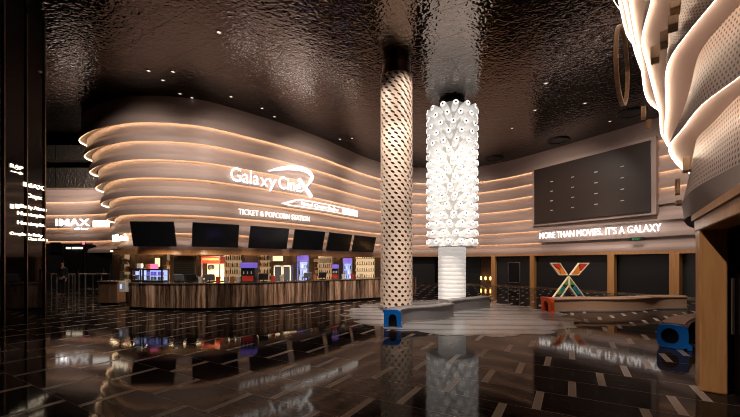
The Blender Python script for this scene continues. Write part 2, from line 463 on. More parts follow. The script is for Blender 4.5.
# ------------------------------------------------------------------ big dark screen and its flat surround
a, b_ = Vector((10.72, 22.75)), Vector((13.78, 17.15))
du = (b_ - a).normalized(); dn = Vector((du[1], -du[0]))
def onscreen(u, w, d): q = a + du * u + dn * d; return (q[0], q[1], w)
Ls = (b_ - a).length
sc_t = thing('video_wall', 'very large dark brown unlit screen on the upper right wall', 'screen', (a[0], a[1], 4.17))
obj('surround', MB().prism([(-.18, 4.02), (Ls + .2, 4.02), (Ls + .2, 7.82), (-.18, 7.82)], onscreen, -.3, .0), M['panel'], sc_t)
obj('display', MB().prism([(0, 4.17), (Ls, 4.17), (Ls, 7.66), (0, 7.66)], onscreen, .0, .08), M['ledwall'], sc_t, bevel=.01)
for i in range(4):
    for j in range(4):
        u = Ls * (.18 + .19 * i + .015 * i); z = 4.17 + 3.49 * (.2 + .17 * j)
        if 0 < u < Ls - .2:
            obj('lug', MB().prism([(u, z), (u + .16, z), (u + .16, z + .045), (u, z + .045)], onscreen, .08, .11), M['tubering'], sc_t)
# slogan
def bent_sign(name, label, txt, xa, xb, z0, cap, m, off, bold=.02, path=W, parent=None):
    sa, sb = path_s_at_px(path, xa), path_s_at_px(path, xb)
    vs, fs = fit_text(txt, sb - sa, cap, bold)
    o = obj(name, MB().add(bend(vs, path, sa, z0, off), fs), m, parent, fix=False)
    if parent is None: tag(o, label, 'sign', None, 'thing')
    return o
bent_sign('wall_slogan', 'white lit slogan reading MORE THAN MOVIES. IT\'S A GALAXY under the large screen', "MORE THAN MOVIES. IT'S A GALAXY", 542.5, 664.5, 3.2, .36, M['sign'], .3, -.008)
# exit sign
s = path_s_at_px(W, 640); p, nn = path_at(W, s); rz = math.atan2(nn[1], nn[0]) + PI / 2; c = p + nn * .34
ex = thing('exit_sign', 'small dark green exit sign on the wall under the slogan', 'sign', (c[0], c[1], 3.))
obj('case', MB().box((c[0], c[1], 2.86), (.62, .06, .18), rz), M['exitblack'], ex)
vs, fs = fit_text('EXIT', .34, .10, .01, .004)
cc = c + nn * .035; dux = Vector((-nn[1], nn[0]))
obj('lettering', MB().add(flat(vs, (cc[0] - dux[0] * .17, cc[1] - dux[1] * .17, 2.81), (dux[0], dux[1], 0), (nn[0], nn[1], 0)), fs), M['exitgreen'], ex, fix=False)

# ------------------------------------------------------------------ signs on the concession wall
def sxy(x): return path_s_at_px(W, x)
gs = thing('cinema_sign', 'white lit Galaxy CineX logo with a swoosh over its large X on the tiered wall', 'sign', tuple(path_at(W, sxy(268))[0]) + (5.3,))
OFF = .26
def gl(txt, xa, xb, z0, cap, m=M['sign'], bold=-.004):
    return bent_sign('lettering', None, txt, xa, xb, z0, cap, m, OFF, bold, W, gs)
gl('Gala', 228.5, 256.5, 5.4, .62); gl('x', 258, 265.5, 5.36, .62, M['signsoft'], .0); gl('y', 266, 273.5, 5.4, .62); gl('Cine', 276, 297, 5.4, .62)
def blade(name, xs, th, m):
    """bent ribbon: xs = [(px, py)], th = list of half thickness in metres"""
    vs = []; fs = []
    n = len(xs); c = []
    for (x, y) in xs:
        s = sxy(x); Yq = path_at(W, s)[0][1]; c.append(Vector((s, H - (y - HY) / F * (Yq - .3))))
    prs = []
    for i in range(n):
        t = (c[min(i + 1, n - 1)] - c[max(i - 1, 0)]).normalized(); nrm = Vector((-t[1], t[0]))
        prs.append((c[i] + nrm * th[i], c[i] - nrm * th[i]))
    for d in (0., .06):
        for q in prs:
            for e in q:
                p, nn = path_at(W, e[0]); vs.append((p[0] + nn[0] * (OFF + d), p[1] + nn[1] * (OFF + d), e[1]))
    m2 = 2 * n
    for i in range(n - 1):
        fs += [(2 * i, 2 * i + 1, 2 * i + 3, 2 * i + 2), (m2 + 2 * i, m2 + 2 * i + 2, m2 + 2 * i + 3, m2 + 2 * i + 1), (2 * i, 2 * i + 2, m2 + 2 * i + 2, m2 + 2 * i), (2 * i + 1, m2 + 2 * i + 1, m2 + 2 * i + 3, 2 * i + 3)]
    return obj(name, MB().add(vs, fs), m, gs, fix=True)
def smooth2(pts, n=6):
    return [(q[0], q[1]) for q in catmull(pts, 1.2)]
q = smooth2([(266, 170.3), (276, 168.3), (288, 167.3), (299, 168.6), (306, 172), (308.4, 176.5), (306, 182), (301.5, 187.5), (297.5, 191.5)])
th = []
for i in range(len(q)):
    f = i / (len(q) - 1); th.append(.015 + .10 * math.sin(PI * min(1, f * 1.02)) ** .8 * (1 if f < .8 else .8))
blade('swoosh', q, th, M['sign'])
blade('cross_stroke', smooth2([(295.5, 178.5), (300, 185), (304, 190.5), (308, 196.5)]), [.10] * len(smooth2([(295.5, 178.5), (300, 185), (304, 190.5), (308, 196.5)])), M['sign'])
bent_sign('wall_sign', 'white lit words TICKET & POPCORN STATION above the menu screens', 'TICKET & POPCORN STATION', 236, 306, 3.9, .25, M['signsoft'], .3, -.004)
# station sign: train-shaped outline
ts = thing('station_sign', 'lit train-shaped outline sign reading Hanoi Centre Station under the logo', 'sign', tuple(path_at(W, sxy(315))[0]) + (4.6,))
sa, sb = sxy(278), sxy(354)
Lt = sb - sa
outl = [(0, 4.66), (.35, 4.78), (.9, 4.98), (1.15, 5.02), (Lt - .12, 5.02), (Lt, 4.95), (Lt, 4.62), (.4, 4.6)]
inner = [(.35, 4.68), (.6, 4.76), (.98, 4.93), (1.2, 4.965), (Lt - .22, 4.965), (Lt - .16, 4.92), (Lt - .16, 4.665), (.5, 4.65)]
vs = []; fs = []
def dens(poly):
    out = []
    for i in range(len(poly)):
        A, B = Vector(poly[i]), Vector(poly[(i + 1) % len(poly)])
        for k in range(8): out.append(A.lerp(B, k / 8))
    return out
o1, i1 = dens(outl), dens(inner)
for d in (0, .05):
    for e in o1 + i1:
        p, nn = path_at(W, sa + e[0]); vs.append((p[0] + nn[0] * (.27 + d), p[1] + nn[1] * (.27 + d), e[1]))
n = len(o1)
for i in range(n):
    j = (i + 1) % n
    fs += [(i, j, n + j, n + i), (2 * n + i, 3 * n + i, 3 * n + j, 2 * n + j), (i, 2 * n + i, 2 * n + j, j), (n + i, n + j, 3 * n + j, 3 * n + i)]
obj('outline', MB().add(vs, fs), M['signsoft'], ts)
bent_sign('lettering', None, 'Hanoi Centre Station', 298, 334, 4.72, .19, M['sign'], .29, -.004, W, ts)
u0 = sxy(339)
obj('light_panel', MB().sweep(sub_path(W, u0, sb - .25), [(.27, 4.69), (.31, 4.69), (.31, 4.94), (.27, 4.94)], closed=True, caps=True), M['signsoft'], ts)
u0, u1 = sxy(284), sxy(296)

# ------------------------------------------------------------------ menu screens
names = ['first menu screen from the left above the ticket counter', 'second menu screen from the left above the ticket counter', 'third menu screen from the left, above the wide dispenser', 'fourth menu screen from the left, above the middle blue fridge', 'fifth menu screen from the left, second nearest the lattice column', 'last menu screen of the row, nearest the lattice column']
for i, (xa, xb) in enumerate(((138.5, 180.5), (190.5, 236), (245, 283), (288, 318), (321.5, 344.5), (347.5, 369))):
    A, B = path_at(W, sxy(xa))[0], path_at(W, sxy(xb))[0]
    A = A * 0.985; B = B * 0.985
    mid = (A + B) / 2; d = (B - A); w = d.length; d.normalize(); nn = Vector((d[1], -d[0])); mid = mid + nn * .42
    tilt = .24
    t = thing('menu_screen', 'blank black ' + names[i], 'screen', (mid[0], mid[1], 2.85), 'menu screens above the counter')
    R = Matrix(((d[0], -nn[0], 0), (d[1], -nn[1], 0), (0, 0, 1))) @ Matrix.Rotation(tilt, 3, 'X')
    def fr(u, z, dd, mid=mid, R=R): v = R @ Vector((u, -dd, z)); return (mid[0] + v[0], mid[1] + v[1], 2.86 + v[2])
    obj('bezel', MB().prism([(-w / 2, -.52), (w / 2, -.52), (w / 2, .52), (-w / 2, .52)], fr, 0, .06), M['black'], t, bevel=.008)
    obj('display', MB().prism([(-w / 2 + .025, -.49), (w / 2 - .025, -.49), (w / 2 - .025, .495), (-w / 2 + .025, .495)], fr, .06, .066), M['screen'], t)
    for u in (-w / 4, w / 4):
        q0 = Vector(fr(u, 0.1, -.01)); obj('bracket', MB().rod(q0, (q0[0] - nn[0] * .17, q0[1] - nn[1] * .17, q0[2] + .05), .025), M['steel'], t)

# ------------------------------------------------------------------ concession back of house
BK = []
for x in range(112, 396, 8):
    Y = yp(x) + 1.9 if x < 372 else yp(371) + 1.9
    BK.append((PX(x, Y), Y))
back = mkpath(BK, .6)
struct(obj('wall_concession', MB().sweep(back, [(0, 0), (0, 2.26), (-.1, 2.26), (-.1, 0)], closed=True, caps=True), M['darkwood'], smooth=.6))
# its lowered ceiling
A = [Vector((p[0], p[1], 2.255)) for p, _, _ in sub_path(back, 0, back[-1][2], .6)]
Bf = sub_path(W, sxy(114), sxy(396), .5); nA = len(A)
Bq = [path_at(W, sxy(114) + (sxy(396) - sxy(114)) * i / (nA - 1)) for i in range(nA)]
B3 = [Vector((p[0] + n_[0] * .1, p[1] + n_[1] * .1, 2.255)) for p, n_ in Bq]
struct(obj('ceiling_concession', MB().loft(A, B3).loft([v + Vector((0, 0, .03)) for v in A], [v + Vector((0, 0, .03)) for v in B3]), M['darkwood'], fix=False))
# light strip under that ceiling, along the back
struct(obj('light_strip', MB().sweep(sub_path(back, 1., back[-1][2] - .5), [(.25, 2.235), (.29, 2.235), (.29, 2.25), (.25, 2.25)], closed=True, caps=True), mat('warm shelf light strip', (1, .9, .8), .5, emit=(1, .7, .42), es=24)))

# ------------------------------------------------------------------ the counter
cp = [(-9.1, 14.6), (-9.22, 13.6), (-9.05, 12.95), (-8.55, 12.55), (-7.3, 12.2), (-5.9, 12.15), (-4.3, 12.55), (-2.76, 13.7), (-1.2, 14.85), (.45, 15.9), (1.6, 16.7), (2.3, 17.35)]
CP = mkpath(cp, .2)
cn = thing('ticket_counter', 'long curved ticket and popcorn counter faced in striped brown timber veneer', 'counter', (-4.3, 12.9, 0))
obj('front_panel', MB().sweep(CP, [(0, .1), (.0, .93), (-.06, .93), (-.06, .1)], closed=True, caps=True), M['veneer'], cn, smooth=.6)
obj('worktop', MB().sweep(CP, [(.03, .93), (.03, .96), (-.7, .96), (-.7, .93)], closed=True, caps=True), M['top'], cn, smooth=.6)
obj('kick_plate', MB().sweep(CP, [(-.12, 0), (-.12, .1), (-.2, .1), (-.2, 0)], closed=True, caps=True), M['black'], cn, smooth=.6)
obj('rear_panel', MB().sweep(CP, [(-.62, 0), (-.62, .93), (-.68, .93), (-.68, 0)], closed=True, caps=True), M['darkwood'], cn, smooth=.6)
# short wing counter at the left
wc = thing('side_counter', 'short dark timber side counter left of the long ticket counter', 'counter', (-10.35, 14.1, 0))
obj('body', MB().box((-10.3, 14.1, .5), (.75, .7, .82)), M['darkwood'], wc, bevel=.01)
obj('worktop', MB().box((-10.3, 14.1, .93), (.82, .78, .05)), M['top'], wc, bevel=.006)
obj('kick_plate', MB().box((-10.3, 14.14, .045), (.68, .6, .09)), M['black'], wc)

def counter_y(x):
    s = path_s_at_px(CP, x); return path_at(CP, s)[0][1]
def facing(x, Y):   # turn toward the hall
    return 0
# lit leaflet box on counter corner
lb = thing('leaflet_box', 'small pale lit leaflet box fixed on the rounded left corner of the counter', 'box', (-8.75, 12.4, .65))
obj('case', MB().box((-8.75, 12.44, .82), (.32, .12, .36), -.35), M['white'], lb, bevel=.01)
obj('leaflet', MB().box((-8.70, 12.375, .87), (.13, .01, .2), -.35), M['bottleb'], lb); obj('leaflet', MB().box((-8.83, 12.41, .83), (.1, .012, .16), -.35), M['coolglow'], lb)
# cooled display cases
def display_case(x0, x1, ytop, Y, label):
    xa, xb = PX(x0, Y), PX(x1, Y); w = xb - xa; zt = H - (ytop - HY) / F * Y; h = zt - .96; cx = (xa + xb) / 2
    t = thing('display_case', label, 'display case', (cx, Y, .96))
    fb = MB()
    for sx in (-1, 1):
        for sy in (-1, 1): fb.box((cx + sx * (w / 2 - .02), Y + .2 + sy * .2, .96 + h / 2), (.04, .04, h))
    fb.box((cx, Y + .2, .99), (w, .44, .06)); fb.box((cx, Y + .2, zt - .025), (w, .44, .05))
    obj('frame', fb, M['black'], t)
    obj('light_panel', MB().box((cx, Y + .38, .96 + h / 2), (w - .08, .02, h - .12)), M['coolglow'], t)
    obj('shelf', MB().box((cx, Y + .2, .96 + h * .5), (w - .08, .34, .015)), M['white'], t)
    k = 0
    m = int(w / .13)
    for lv in (0.045 + .96 + .02, .96 + h * .5 + .008):
        for i in range(m):
            bx = cx - w / 2 + .1 + i * (w - .2) / max(1, m - 1)
            b = obj('snack_box', MB().box((bx, Y + .16 + .03 * (i % 2), lv + .07), (.075, .07, .13), rz=.1 * (i % 3)), M[['white', 'purple', 'coolglow', 'bottlec'][(i * 3 + k) % 4]])
            tag(b, 'small snack packet inside a blue lit display case on the counter', 'packet', 'packets in the display cases')
            k += 1
display_case(131.5, 141, 268.5, 13.0, 'narrow blue lit display case at the left end of the counter')
display_case(142.5, 162.5, 269, 12.75, 'wide blue lit display case with dark frame on the counter')
for i, (x, w, c) in enumerate(((136.5, .16, 'white'), (144.5, .10, 'bottled'), (151, .22, 'pink'))):
    Y = 13.1 if x < 141 else 12.9; z0 = H - (268.5 - HY) / F * 13.0 + (.002 if x < 141.0 else -.018) if x < 141 else H - (269 - HY) / F * 12.75
    o = obj('carton', MB().box((PX(x, Y), Y + .2, z0 + .09), (w, .14, .18)), M[c], bevel=.006)
    tag(o, ['white carton on the narrow display case', 'orange carton on top of the wide display case', 'pink lit carton on top of the wide display case'][i], 'carton')
# pay terminals on the counter
for i, (x, lab) in enumerate(((172, 'pay terminal nearest the wide blue display case'), (186, 'pay terminal in front of the black shutter'), (206, 'pay terminal in front of the popcorn warmer'), (267, 'pay terminal between the two purple dispensers, in front of the steel-framed cabinet'), (312, 'pay terminal beside the blue fridge'), (327, 'pay terminal nearest the narrow purple dispenser'))):
    s = path_s_at_px(CP, x); p, nn = path_at(CP, s); p = p - nn * .38
    t = thing('pay_terminal', 'grey ' + lab, 'terminal', (p[0], p[1], .96)); rz = math.atan2(nn[1], nn[0]) + PI / 2
    obj('base', MB().box((p[0], p[1], .97), (.22, .2, .02), rz), M['black'], t); obj('stem', MB().rod((p[0], p[1], .97), (p[0] + nn[0] * -.03, p[1] + nn[1] * -.03, 1.12), .02), M['black'], t)
    obj('monitor', MB().box((p[0], p[1], 1.15), (.36, .035, .25), rz, rx=.35), mat('terminal shell', (.2, .22, .26), .3) if i % 2 == 0 else M['dark'], t, bevel=.008)
# dispensers with purple lit headers
def dispenser(x0, x1, ytop, label):
    xm = (x0 + x1) / 2; s = path_s_at_px(CP, xm); p, nn = path_at(CP, s); p = p - nn * .36; Y = p[1]
    w = (x1 - x0) / F * Y; zt = H - (ytop - HY) / F * Y; X = p[0]; h = zt - .96
    t = thing('drink_dispenser', label, 'dispenser', (X, Y, .96))
    obj('body', MB().box((X, Y + .05, .96 + h * .36), (w, .36, h * .72)), M['dark'], t, bevel=.015)
    obj('header', MB().box((X, Y, .96 + h * .86), (w * 1.05, .4, h * .27)), M['purple'], t, bevel=.03)
    obj('drip_tray', MB().box((X, Y - .2, .98), (w * .9, .16, .04)), M['steel'], t)
    obj('front_plate', MB().box((X, Y - .135, .96 + h * .2), (w * .82, .012, h * .26)), M['redbox'], t)
    for k in range(3): obj('tap', MB().rod((X + (k - 1) * w * .28, Y - .16, .96 + h * .42), (X + (k - 1) * w * .28, Y - .16, .96 + h * .56), .02), M['white'], t)
dispenser(243.5, 257, 262.5, 'wide red drink dispenser with purple lit header on the counter')
dispenser(336.5, 342.5, 264.5, 'narrow red drink dispenser with purple lit header near the tall fridge')
# popcorn warmer on its cabinet
Y = 14.9; xa, xb = PX(201, Y), PX(220, Y); w = xb - xa; cx = (xa + xb) / 2; zt = H - (256 - HY) / F * Y
pw = thing('popcorn_warmer', 'glowing popcorn warmer with a red and orange header behind the counter', 'popcorn machine', (cx, Y, 0))
obj('cabinet', MB().box((cx, Y + .3, .41), (w, .6, .82)), M['darkwood'], pw); fb = MB()
for sx in (-1, 1):
    for sy in (0, .56): fb.box((cx + sx * (w / 2 - .02), Y + .02 + sy, .82 + (zt - .82) / 2), (.04, .04, zt - .82))
fb.box((cx, Y + .3, zt - .01), (w, .6, .04)); obj('frame', fb, M['steel'], pw)
obj('header', MB().box((cx, Y + .28, zt - .17), (w - .02, .58, .28)), M['redbox'], pw)
obj('header_band', MB().box((cx, Y - .015, zt - .14), (w * .9, .012, .09)), M['bottled'], pw)
obj('light_panel', MB().box((cx, Y + .5, 1.25), (w - .1, .02, .75)), M['warmglow'], pw)
bm_ = MB(); random.seed(3)
for i in range(220):
    px_, py_ = random.uniform(-w / 2 + .1, w / 2 - .1), random.uniform(.08, .46); hgt = .3 * (1 - (px_ / w * 1.6) ** 2) * random.uniform(.5, 1)
    bm_.lathe((cx + px_, Y + py_, .84 + hgt), [(.012, 0), (.035, .02), (.035, .045), (.01, .06)], 6)
pc = obj('popcorn', bm_, M['popcorn'], pw); pc['kind'] = 'stuff'
obj('kettle', MB().lathe((cx - .1, Y + .3, 1.35), [(.08, 0), (.14, .05), (.14, .2), (.05, .24)], 16), M['steel'], pw, smooth=.6)
# black shutter
Y = yp(184) + 1.55; xa, xb = PX(172, Y), PX(195, Y)
sh = thing('roll_shutter', 'closed black roll shutter in the wall behind the counter', 'shutter', ((xa + xb) / 2, Y, 0))
b = MB()
for k in range(22): b.box(((xa + xb) / 2, Y, .05 + k * .09), (xb - xa, .03, .082))
obj('curtain', b, M['black'], sh); obj('guide', MB().box((xa - .03, Y, 1.0), (.06, .08, 2.)), M['bronze'], sh); obj('guide', MB().box((xb + .03, Y, 1.0), (.06, .08, 2.)), M['bronze'], sh)
# fridges
def fridge(x0, x1, ytop, Y, label):
    xa, xb = PX(x0, Y), PX(x1, Y); w = xb - xa; cx = (xa + xb) / 2; zt = H - (ytop - HY) / F * Y
    t = thing('drinks_fridge', label, 'fridge', (cx, Y, 0))
    b = MB(); b.box((cx, Y + .5, zt / 2), (w, .04, zt)).box((cx - w / 2 + .02, Y + .26, zt / 2), (.04, .5, zt)).box((cx + w / 2 - .02, Y + .26, zt / 2), (.04, .5, zt)).box((cx, Y + .26, .12), (w - .08, .5, .24)).box((cx, Y + .26, zt - .02), (w - .08, .5, .04))
    obj('body', b, M['black'], t)
    obj('header', MB().box((cx, Y - .01, zt - .16), (w, .05, .3)), M['purple'], t)
    obj('light_panel', MB().box((cx, Y + .46, (zt - .1) / 2 + .1), (w - .1, .02, zt - .7)), mat('fridge light', (.8, .85, 1), .4, emit=(.5, .66, 1), es=.8), t)
    for k in range(4):
        z = .4 + k * (zt - .8) / 4
        obj('shelf', MB().box((cx, Y + .26, z), (w - .09, .4, .012)), M['steel'], t)
        for i in range(4):
            o = obj('bottle', MB().lathe((cx - w / 2 + .11 + i * (w - .22) / 3, Y + .18, z + .008), [(.035, 0), (.035, .16), (.014, .21), (.014, .25)], 8), M[['coolglow', 'white', 'bottleb', 'purple'][(i + k) % 4]], smooth=.6)
            tag(o, 'drink bottle standing on a shelf inside ' + ('the blue fridge near the middle of the counter' if x0 < 320 else 'the blue fridge near the lattice column'), 'bottle', 'bottles in ' + ('the near fridge' if x0 < 320 else 'the far fridge'))
    fr_ = obj('door', MB().box((cx - w / 2 + .03, Y - .02, (zt - .34) / 2 + .1), (.05, .04, zt - .5)).box((cx + w / 2 - .03, Y - .02, (zt - .34) / 2 + .1), (.05, .04, zt - .5)).box((cx, Y - .02, .27), (w - .1, .04, .05)).box((cx, Y - .02, zt - .35), (w - .1, .04, .05)), M['purple'] if x0 > 1000 else mat('blue fridge frame', (.1, .12, .4), .3, emit=(.2, .3, 1), es=.3), t)
    obj('handle', MB().rod((cx + w / 2 - .03, Y - .07, 1.0), (cx + w / 2 - .03, Y - .07, 1.4), .012), M['chrome'], fr_)
fridge(297, 308.5, 255, 18.6, 'tall blue lit drinks fridge behind the middle of the counter')
fridge(343, 352, 258, 21.3, 'tall blue lit drinks fridge behind the counter near the lattice column')
# steel framed glass cabinet
Y = 17.5; xa, xb = PX(273.5, Y), PX(291, Y); w = xb - xa; cx = (xa + xb) / 2; zt = 1.56
gc = thing('glass_cabinet', 'low two-door cabinet with pale steel frames behind the counter', 'cabinet', (cx, Y, 0))
obj('body', MB().box((cx, Y + .3, zt / 2), (w, .5, zt)), M['black'], gc)
for sx in (-1, 1):
    dx = cx + sx * w / 4; b = MB()
    for e in (-1, 1): b.box((dx + e * (w / 4 - .035), Y + .02, zt / 2), (.05, .05, zt - .06)); b.box((dx, Y + .02, zt / 2 + e * (zt / 2 - .06)), (w / 2 - .03, .05, .06))
    d = obj('door', b, M['white'], gc); obj('pane', MB().box((dx, Y + .035, zt / 2), (w / 2 - .11, .01, zt - .14)), M['glass'], d)
    obj('handle', MB().rod((dx - sx * (w / 4 - .05), Y - .03, .8), (dx - sx * (w / 4 - .05), Y - .03, 1.1), .012), M['chrome'], d)
# menu boxes over the shelves, and a warm wall lamp behind the display cases
for x0, x1, y0, y1, m, lab in ((272, 283.5, 255.6, 261.5, 'warmglow', 'warm lit menu box above the steel-framed cabinet'), (313, 331, 258.5, 262.5, 'bottlec', 'long pale menu board between the two blue fridges'), (154.5, 160.5, 257.5, 267, 'warmglow', 'warm orange glowing wall panel behind the display cases')):
    Y = yp((x0 + x1) / 2) + (1.2 if x0 > 200 else 1.4); xa, xb = PX(x0, Y), PX(x1, Y); za, zb = H - (y1 - HY) / F * Y, H - (y0 - HY) / F * Y
    t = thing('menu_or_wall_lamp', lab, 'sign', ((xa + xb) / 2, Y, za))
    obj('case', MB().box(((xa + xb) / 2, Y + .05, (za + zb) / 2), (xb - xa, .08, zb - za)), M['black'], t); obj('light_panel', MB().box(((xa + xb) / 2, Y, (za + zb) / 2), (xb - xa - .06, .03, zb - za - .05)), M[m], t)
# shelving with bottles and cartons
def shelving(x0, x1, Y, zs, label, grp, lab2, lit=.22, per=9, kinds=('bottlea', 'bottleb', 'bottlec', 'bottled')):
    xa, xb = PX(x0, Y), PX(x1, Y); w = xb - xa; cx = (xa + xb) / 2
    t = thing('shelving_unit', label, 'shelf', (cx, Y, 0))
    obj('side_panel', MB().box((xa + .02, Y + .15, 1.08), (.04, .3, 2.16)), M['darkwood'], t); obj('side_panel', MB().box((xb - .02, Y + .15, 1.08), (.04, .3, 2.16)), M['darkwood'], t)
    obj('back_panel', MB().box((cx, Y + .29, 1.08), (w - .08, .02, 2.16)), M['darkwood'], t) if not lit else obj('back_panel', MB().box((cx, Y + .29, 1.08), (w - .08, .02, 2.16)), mat('glowing shelf back', (.6, .5, .4), .5, emit=(1, .7, .4), es=lit), t)  # warm glow added to the back to mimic backlit bottles
    for z in zs:
        obj('shelf', MB().box((cx, Y + .14, z), (w - .08, .27, .025)), M['fascia'], t)
        for i in range(per):
            x = xa + .1 + (w - .2) * i / (per - 1); kd = kinds[random.randrange(len(kinds))]; hh = random.uniform(.2, .3)
            if kd in ('bottlea', 'bottleb'): b = MB().lathe((x, Y + .12, z + .0126), [(.032, 0), (.032, hh * .6), (.012, hh * .8), (.012, hh)], 10)
            else: b = MB().box((x, Y + .12, z + .0126 + hh * .4), (.065, .07, hh * .8))
            o = obj('bottle' if kd in ('bottlea', 'bottleb') else 'carton', b, M[kd], smooth=.6)
            tag(o, {'bottlea': 'small brown bottle', 'bottleb': 'small green bottle', 'bottlec': 'small pale carton', 'bottled': 'small orange carton', 'white': 'small white cup'}[kd] + ' ' + lab2, 'bottle' if kd in ('bottlea', 'bottleb') else 'carton', grp)
random.seed(5)
shelving(221, 242.5, yp(232) + 1.3, (.75, 1.1, 1.45, 1.8), 'dark shelving full of bottles between popcorn warmer and wide dispenser', 'goods on the shelves right of the popcorn warmer', 'on the shelves right of the popcorn warmer')
shelving(257.5, 271.5, yp(264) + 1.3, (.75, 1.1, 1.45, 1.8), 'dark shelving of bottles left of the steel-framed cabinet', 'goods on the shelves left of the steel cabinet', 'on the shelves left of the steel-framed cabinet', per=8)
shelving(354, 375, yp(364) + .9, (.6, 1.05, 1.5, 1.95), 'warm lit shelving of bottles and cups nearest the lattice column', 'goods on the lit shelves by the lattice column', 'on the lit shelves by the lattice column', lit=.7, per=9)
shelving(119.5, 130.5, yp(125) + 1.2, (.9, 1.25, 1.6), 'small dark shelving at the left end behind the counter', 'goods on the shelves at the left end', 'on the shelves at the left end', per=5)
shelving(162.5, 170.5, yp(166) + 1.3, (.75, 1.15, 1.55), 'narrow dark shelving between glowing panel and shutter', 'goods on the narrow shelves beside the shutter', 'on the narrow shelves beside the shutter', per=4)
shelving(314, 333, yp(323) + 1.3, (.6, 1.0, 1.35), 'low dark shelving between the two blue fridges', 'goods on the shelves between the fridges', 'on the shelves between the fridges', per=9)
# paper buckets and cups on the counter
random.seed(9)
bk = [(195.5, 'white paper bucket between the shutter and the popcorn warmer'), (215, 'red paper bucket in front of the popcorn warmer'), (224, 'pale paper bucket right of the popcorn warmer'), (231, 'orange paper bucket left of the wide dispenser'), (238, 'white paper bucket next to the wide dispenser'), (278, 'red paper bucket in front of the left door of the steel cabinet'), (286.5, 'pale paper bucket in front of the right door of the steel cabinet'), (319.5, 'orange paper bucket between the two terminals by the fridge'), (348, 'white paper bucket in front of the far blue fridge'), (357, 'red paper bucket on the counter before the lit shelving'), (366, 'pale paper bucket nearest the lattice column')]
for i, (x, lab) in enumerate(bk):
    s = path_s_at_px(CP, x); p, nn = path_at(CP, s); p = p - nn * (.42)
    o = obj('paper_bucket', MB().lathe((p[0], p[1], .961), [(.06, 0), (.085, .2), (.09, .2), (.09, .21)], 14), M[['white', 'redbox', 'bottlec', 'bottled'][i % 4]], smooth=.6)
    tag(o, lab, 'bucket')

# ------------------------------------------------------------------ the lattice column
cx, cy, r = .96, 12.7, .575
lc = thing('lattice_column', 'slim round column in a cream lattice of dark slanted holes', 'column', (cx, cy, 0), kind='thing')
b = MB(); nc = 15; zt = 8.35; rows = 56; ph = zt / rows
for j in range(rows):
    f = j / rows
    hu = .145; hk = .34 + .07 * f; hv = .105 + .045 * f; sl = .65 * f + .1
    for k in range(nc):
        a0 = (k + .5 * (j % 2)) / nc; du_ = 1 / nc
        outer = [(0, 0), (.5, 0), (1, 0), (1, .5), (1, 1), (.5, 1), (0, 1), (0, .5)]
        vs = []; uvv = []
        for d in range(1):
            for (u, v) in outer:
                a = 2 * PI * (a0 + u * du_); vs.append((cx + r * math.cos(a), cy + r * math.sin(a), (j + v) * ph))
            for (u, v) in outer:
                ang = math.atan2(v - .5, u - .5); ex_, ey_ = .26 * math.cos(ang), hk * math.sin(ang)
                uu = .5 + ex_ - ey_ * sl; v2 = .5 + ey_
                a = 2 * PI * (a0 + uu * du_); vs.append((cx + r * math.cos(a), cy + r * math.sin(a), (j + v2) * ph))
            for (u, v) in outer:
                ang = math.atan2(v - .5, u - .5); ex_, ey_ = .26 * math.cos(ang), hk * math.sin(ang)
                uu = .5 + ex_ - ey_ * sl; v2 = .5 + ey_
                a = 2 * PI * (a0 + uu * du_); vs.append((cx + (r - .04) * math.cos(a), cy + (r - .04) * math.sin(a), (j + v2) * ph))
        fs = [(i, (i + 1) % 8, 8 + (i + 1) % 8, 8 + i) for i in range(8)] + [(8 + i, 8 + (i + 1) % 8, 16 + (i + 1) % 8, 16 + i) for i in range(8)]
        b.add(vs, fs)
obj('lattice', b, M['cream'], lc)
obj('core', MB().lathe((cx, cy, 0.008), [(r - .05, 0), (r - .05, 8.4)], 48), M['holedark'], lc, smooth=.6)
obj('collar', MB().lathe((cx, cy, 8.35), [(r, 0), (r, .1), (r - .06, .12), (r - .06, .44)], 48), M['bronze'], lc, smooth=.6)
obj('base_ring', MB().lathe((cx, cy, .007), [(r + .05, 0), (r + .05, .06), (r + .01, .08)], 48), M['bronze'], lc, smooth=.6)

# ------------------------------------------------------------------ the white bottle column
cx, cy = 3.64, 15.55
bc = thing('bottle_column', 'bright white column covered in outward pointing lit bottles, on a ribbed shaft', 'column', (cx, cy, 0), kind='thing')
prof = []
nr = 13
for i in range(nr):
    z = .02 + i * 2.32 / nr; hh = 2.32 / nr
    prof += [(.58, z), (.6, z + hh * .2), (.6, z + hh * .8), (.58, z + hh * .97)]
obj('shaft', MB().lathe((cx, cy, 0), prof, 48), mat('white ribbed shaft with added glow', (.85, .82, .79), .35, emit=(1, .94, .88), es=.42), bc, smooth=.9)  # slight glow added to keep the shaft bright white
obj('drum_core', MB().lathe((cx, cy, 2.36), [(.60, 0), (.60, .05), (.60, 6.1), (.55, 6.25)], 48), mat('white drum', (.75, .73, .7), .4, emit=(1, .95, .9), es=.12), bc, smooth=.6)
obj('skirt_ring', MB().lathe((cx, cy, 2.34), [(.6, 0), (1.0, 0), (1.02, .02), (1.0, .06), (.6, .06)], 48), M['white'], bc, smooth=.6)
tubes = []
rowsN, per = 16, 13
for j in range(rowsN):
    z = 2.52 + j * (8.25 - 2.52) / (rowsN - 1)
    for k in range(per):
        a = 2 * PI * (k + .5 * (j % 2) + .12 * math.sin(j * 1.3)) / per
        tubes.append((a, z))
def tube_geo(a, z):
    d = Vector((math.cos(a) * .80, math.sin(a) * .80, .12)).normalized(); p0 = Vector((cx + .57 * math.cos(a), cy + .57 * math.sin(a), z - .02))
    return p0, d
todir = math.atan2(-cy, -cx)
def dang(a): return abs((a - todir + PI) % (2 * PI) - PI)
tubes.sort(key=lambda t: dang(t[0]))
rest_b, rest_c = MB(), MB()
shared = []
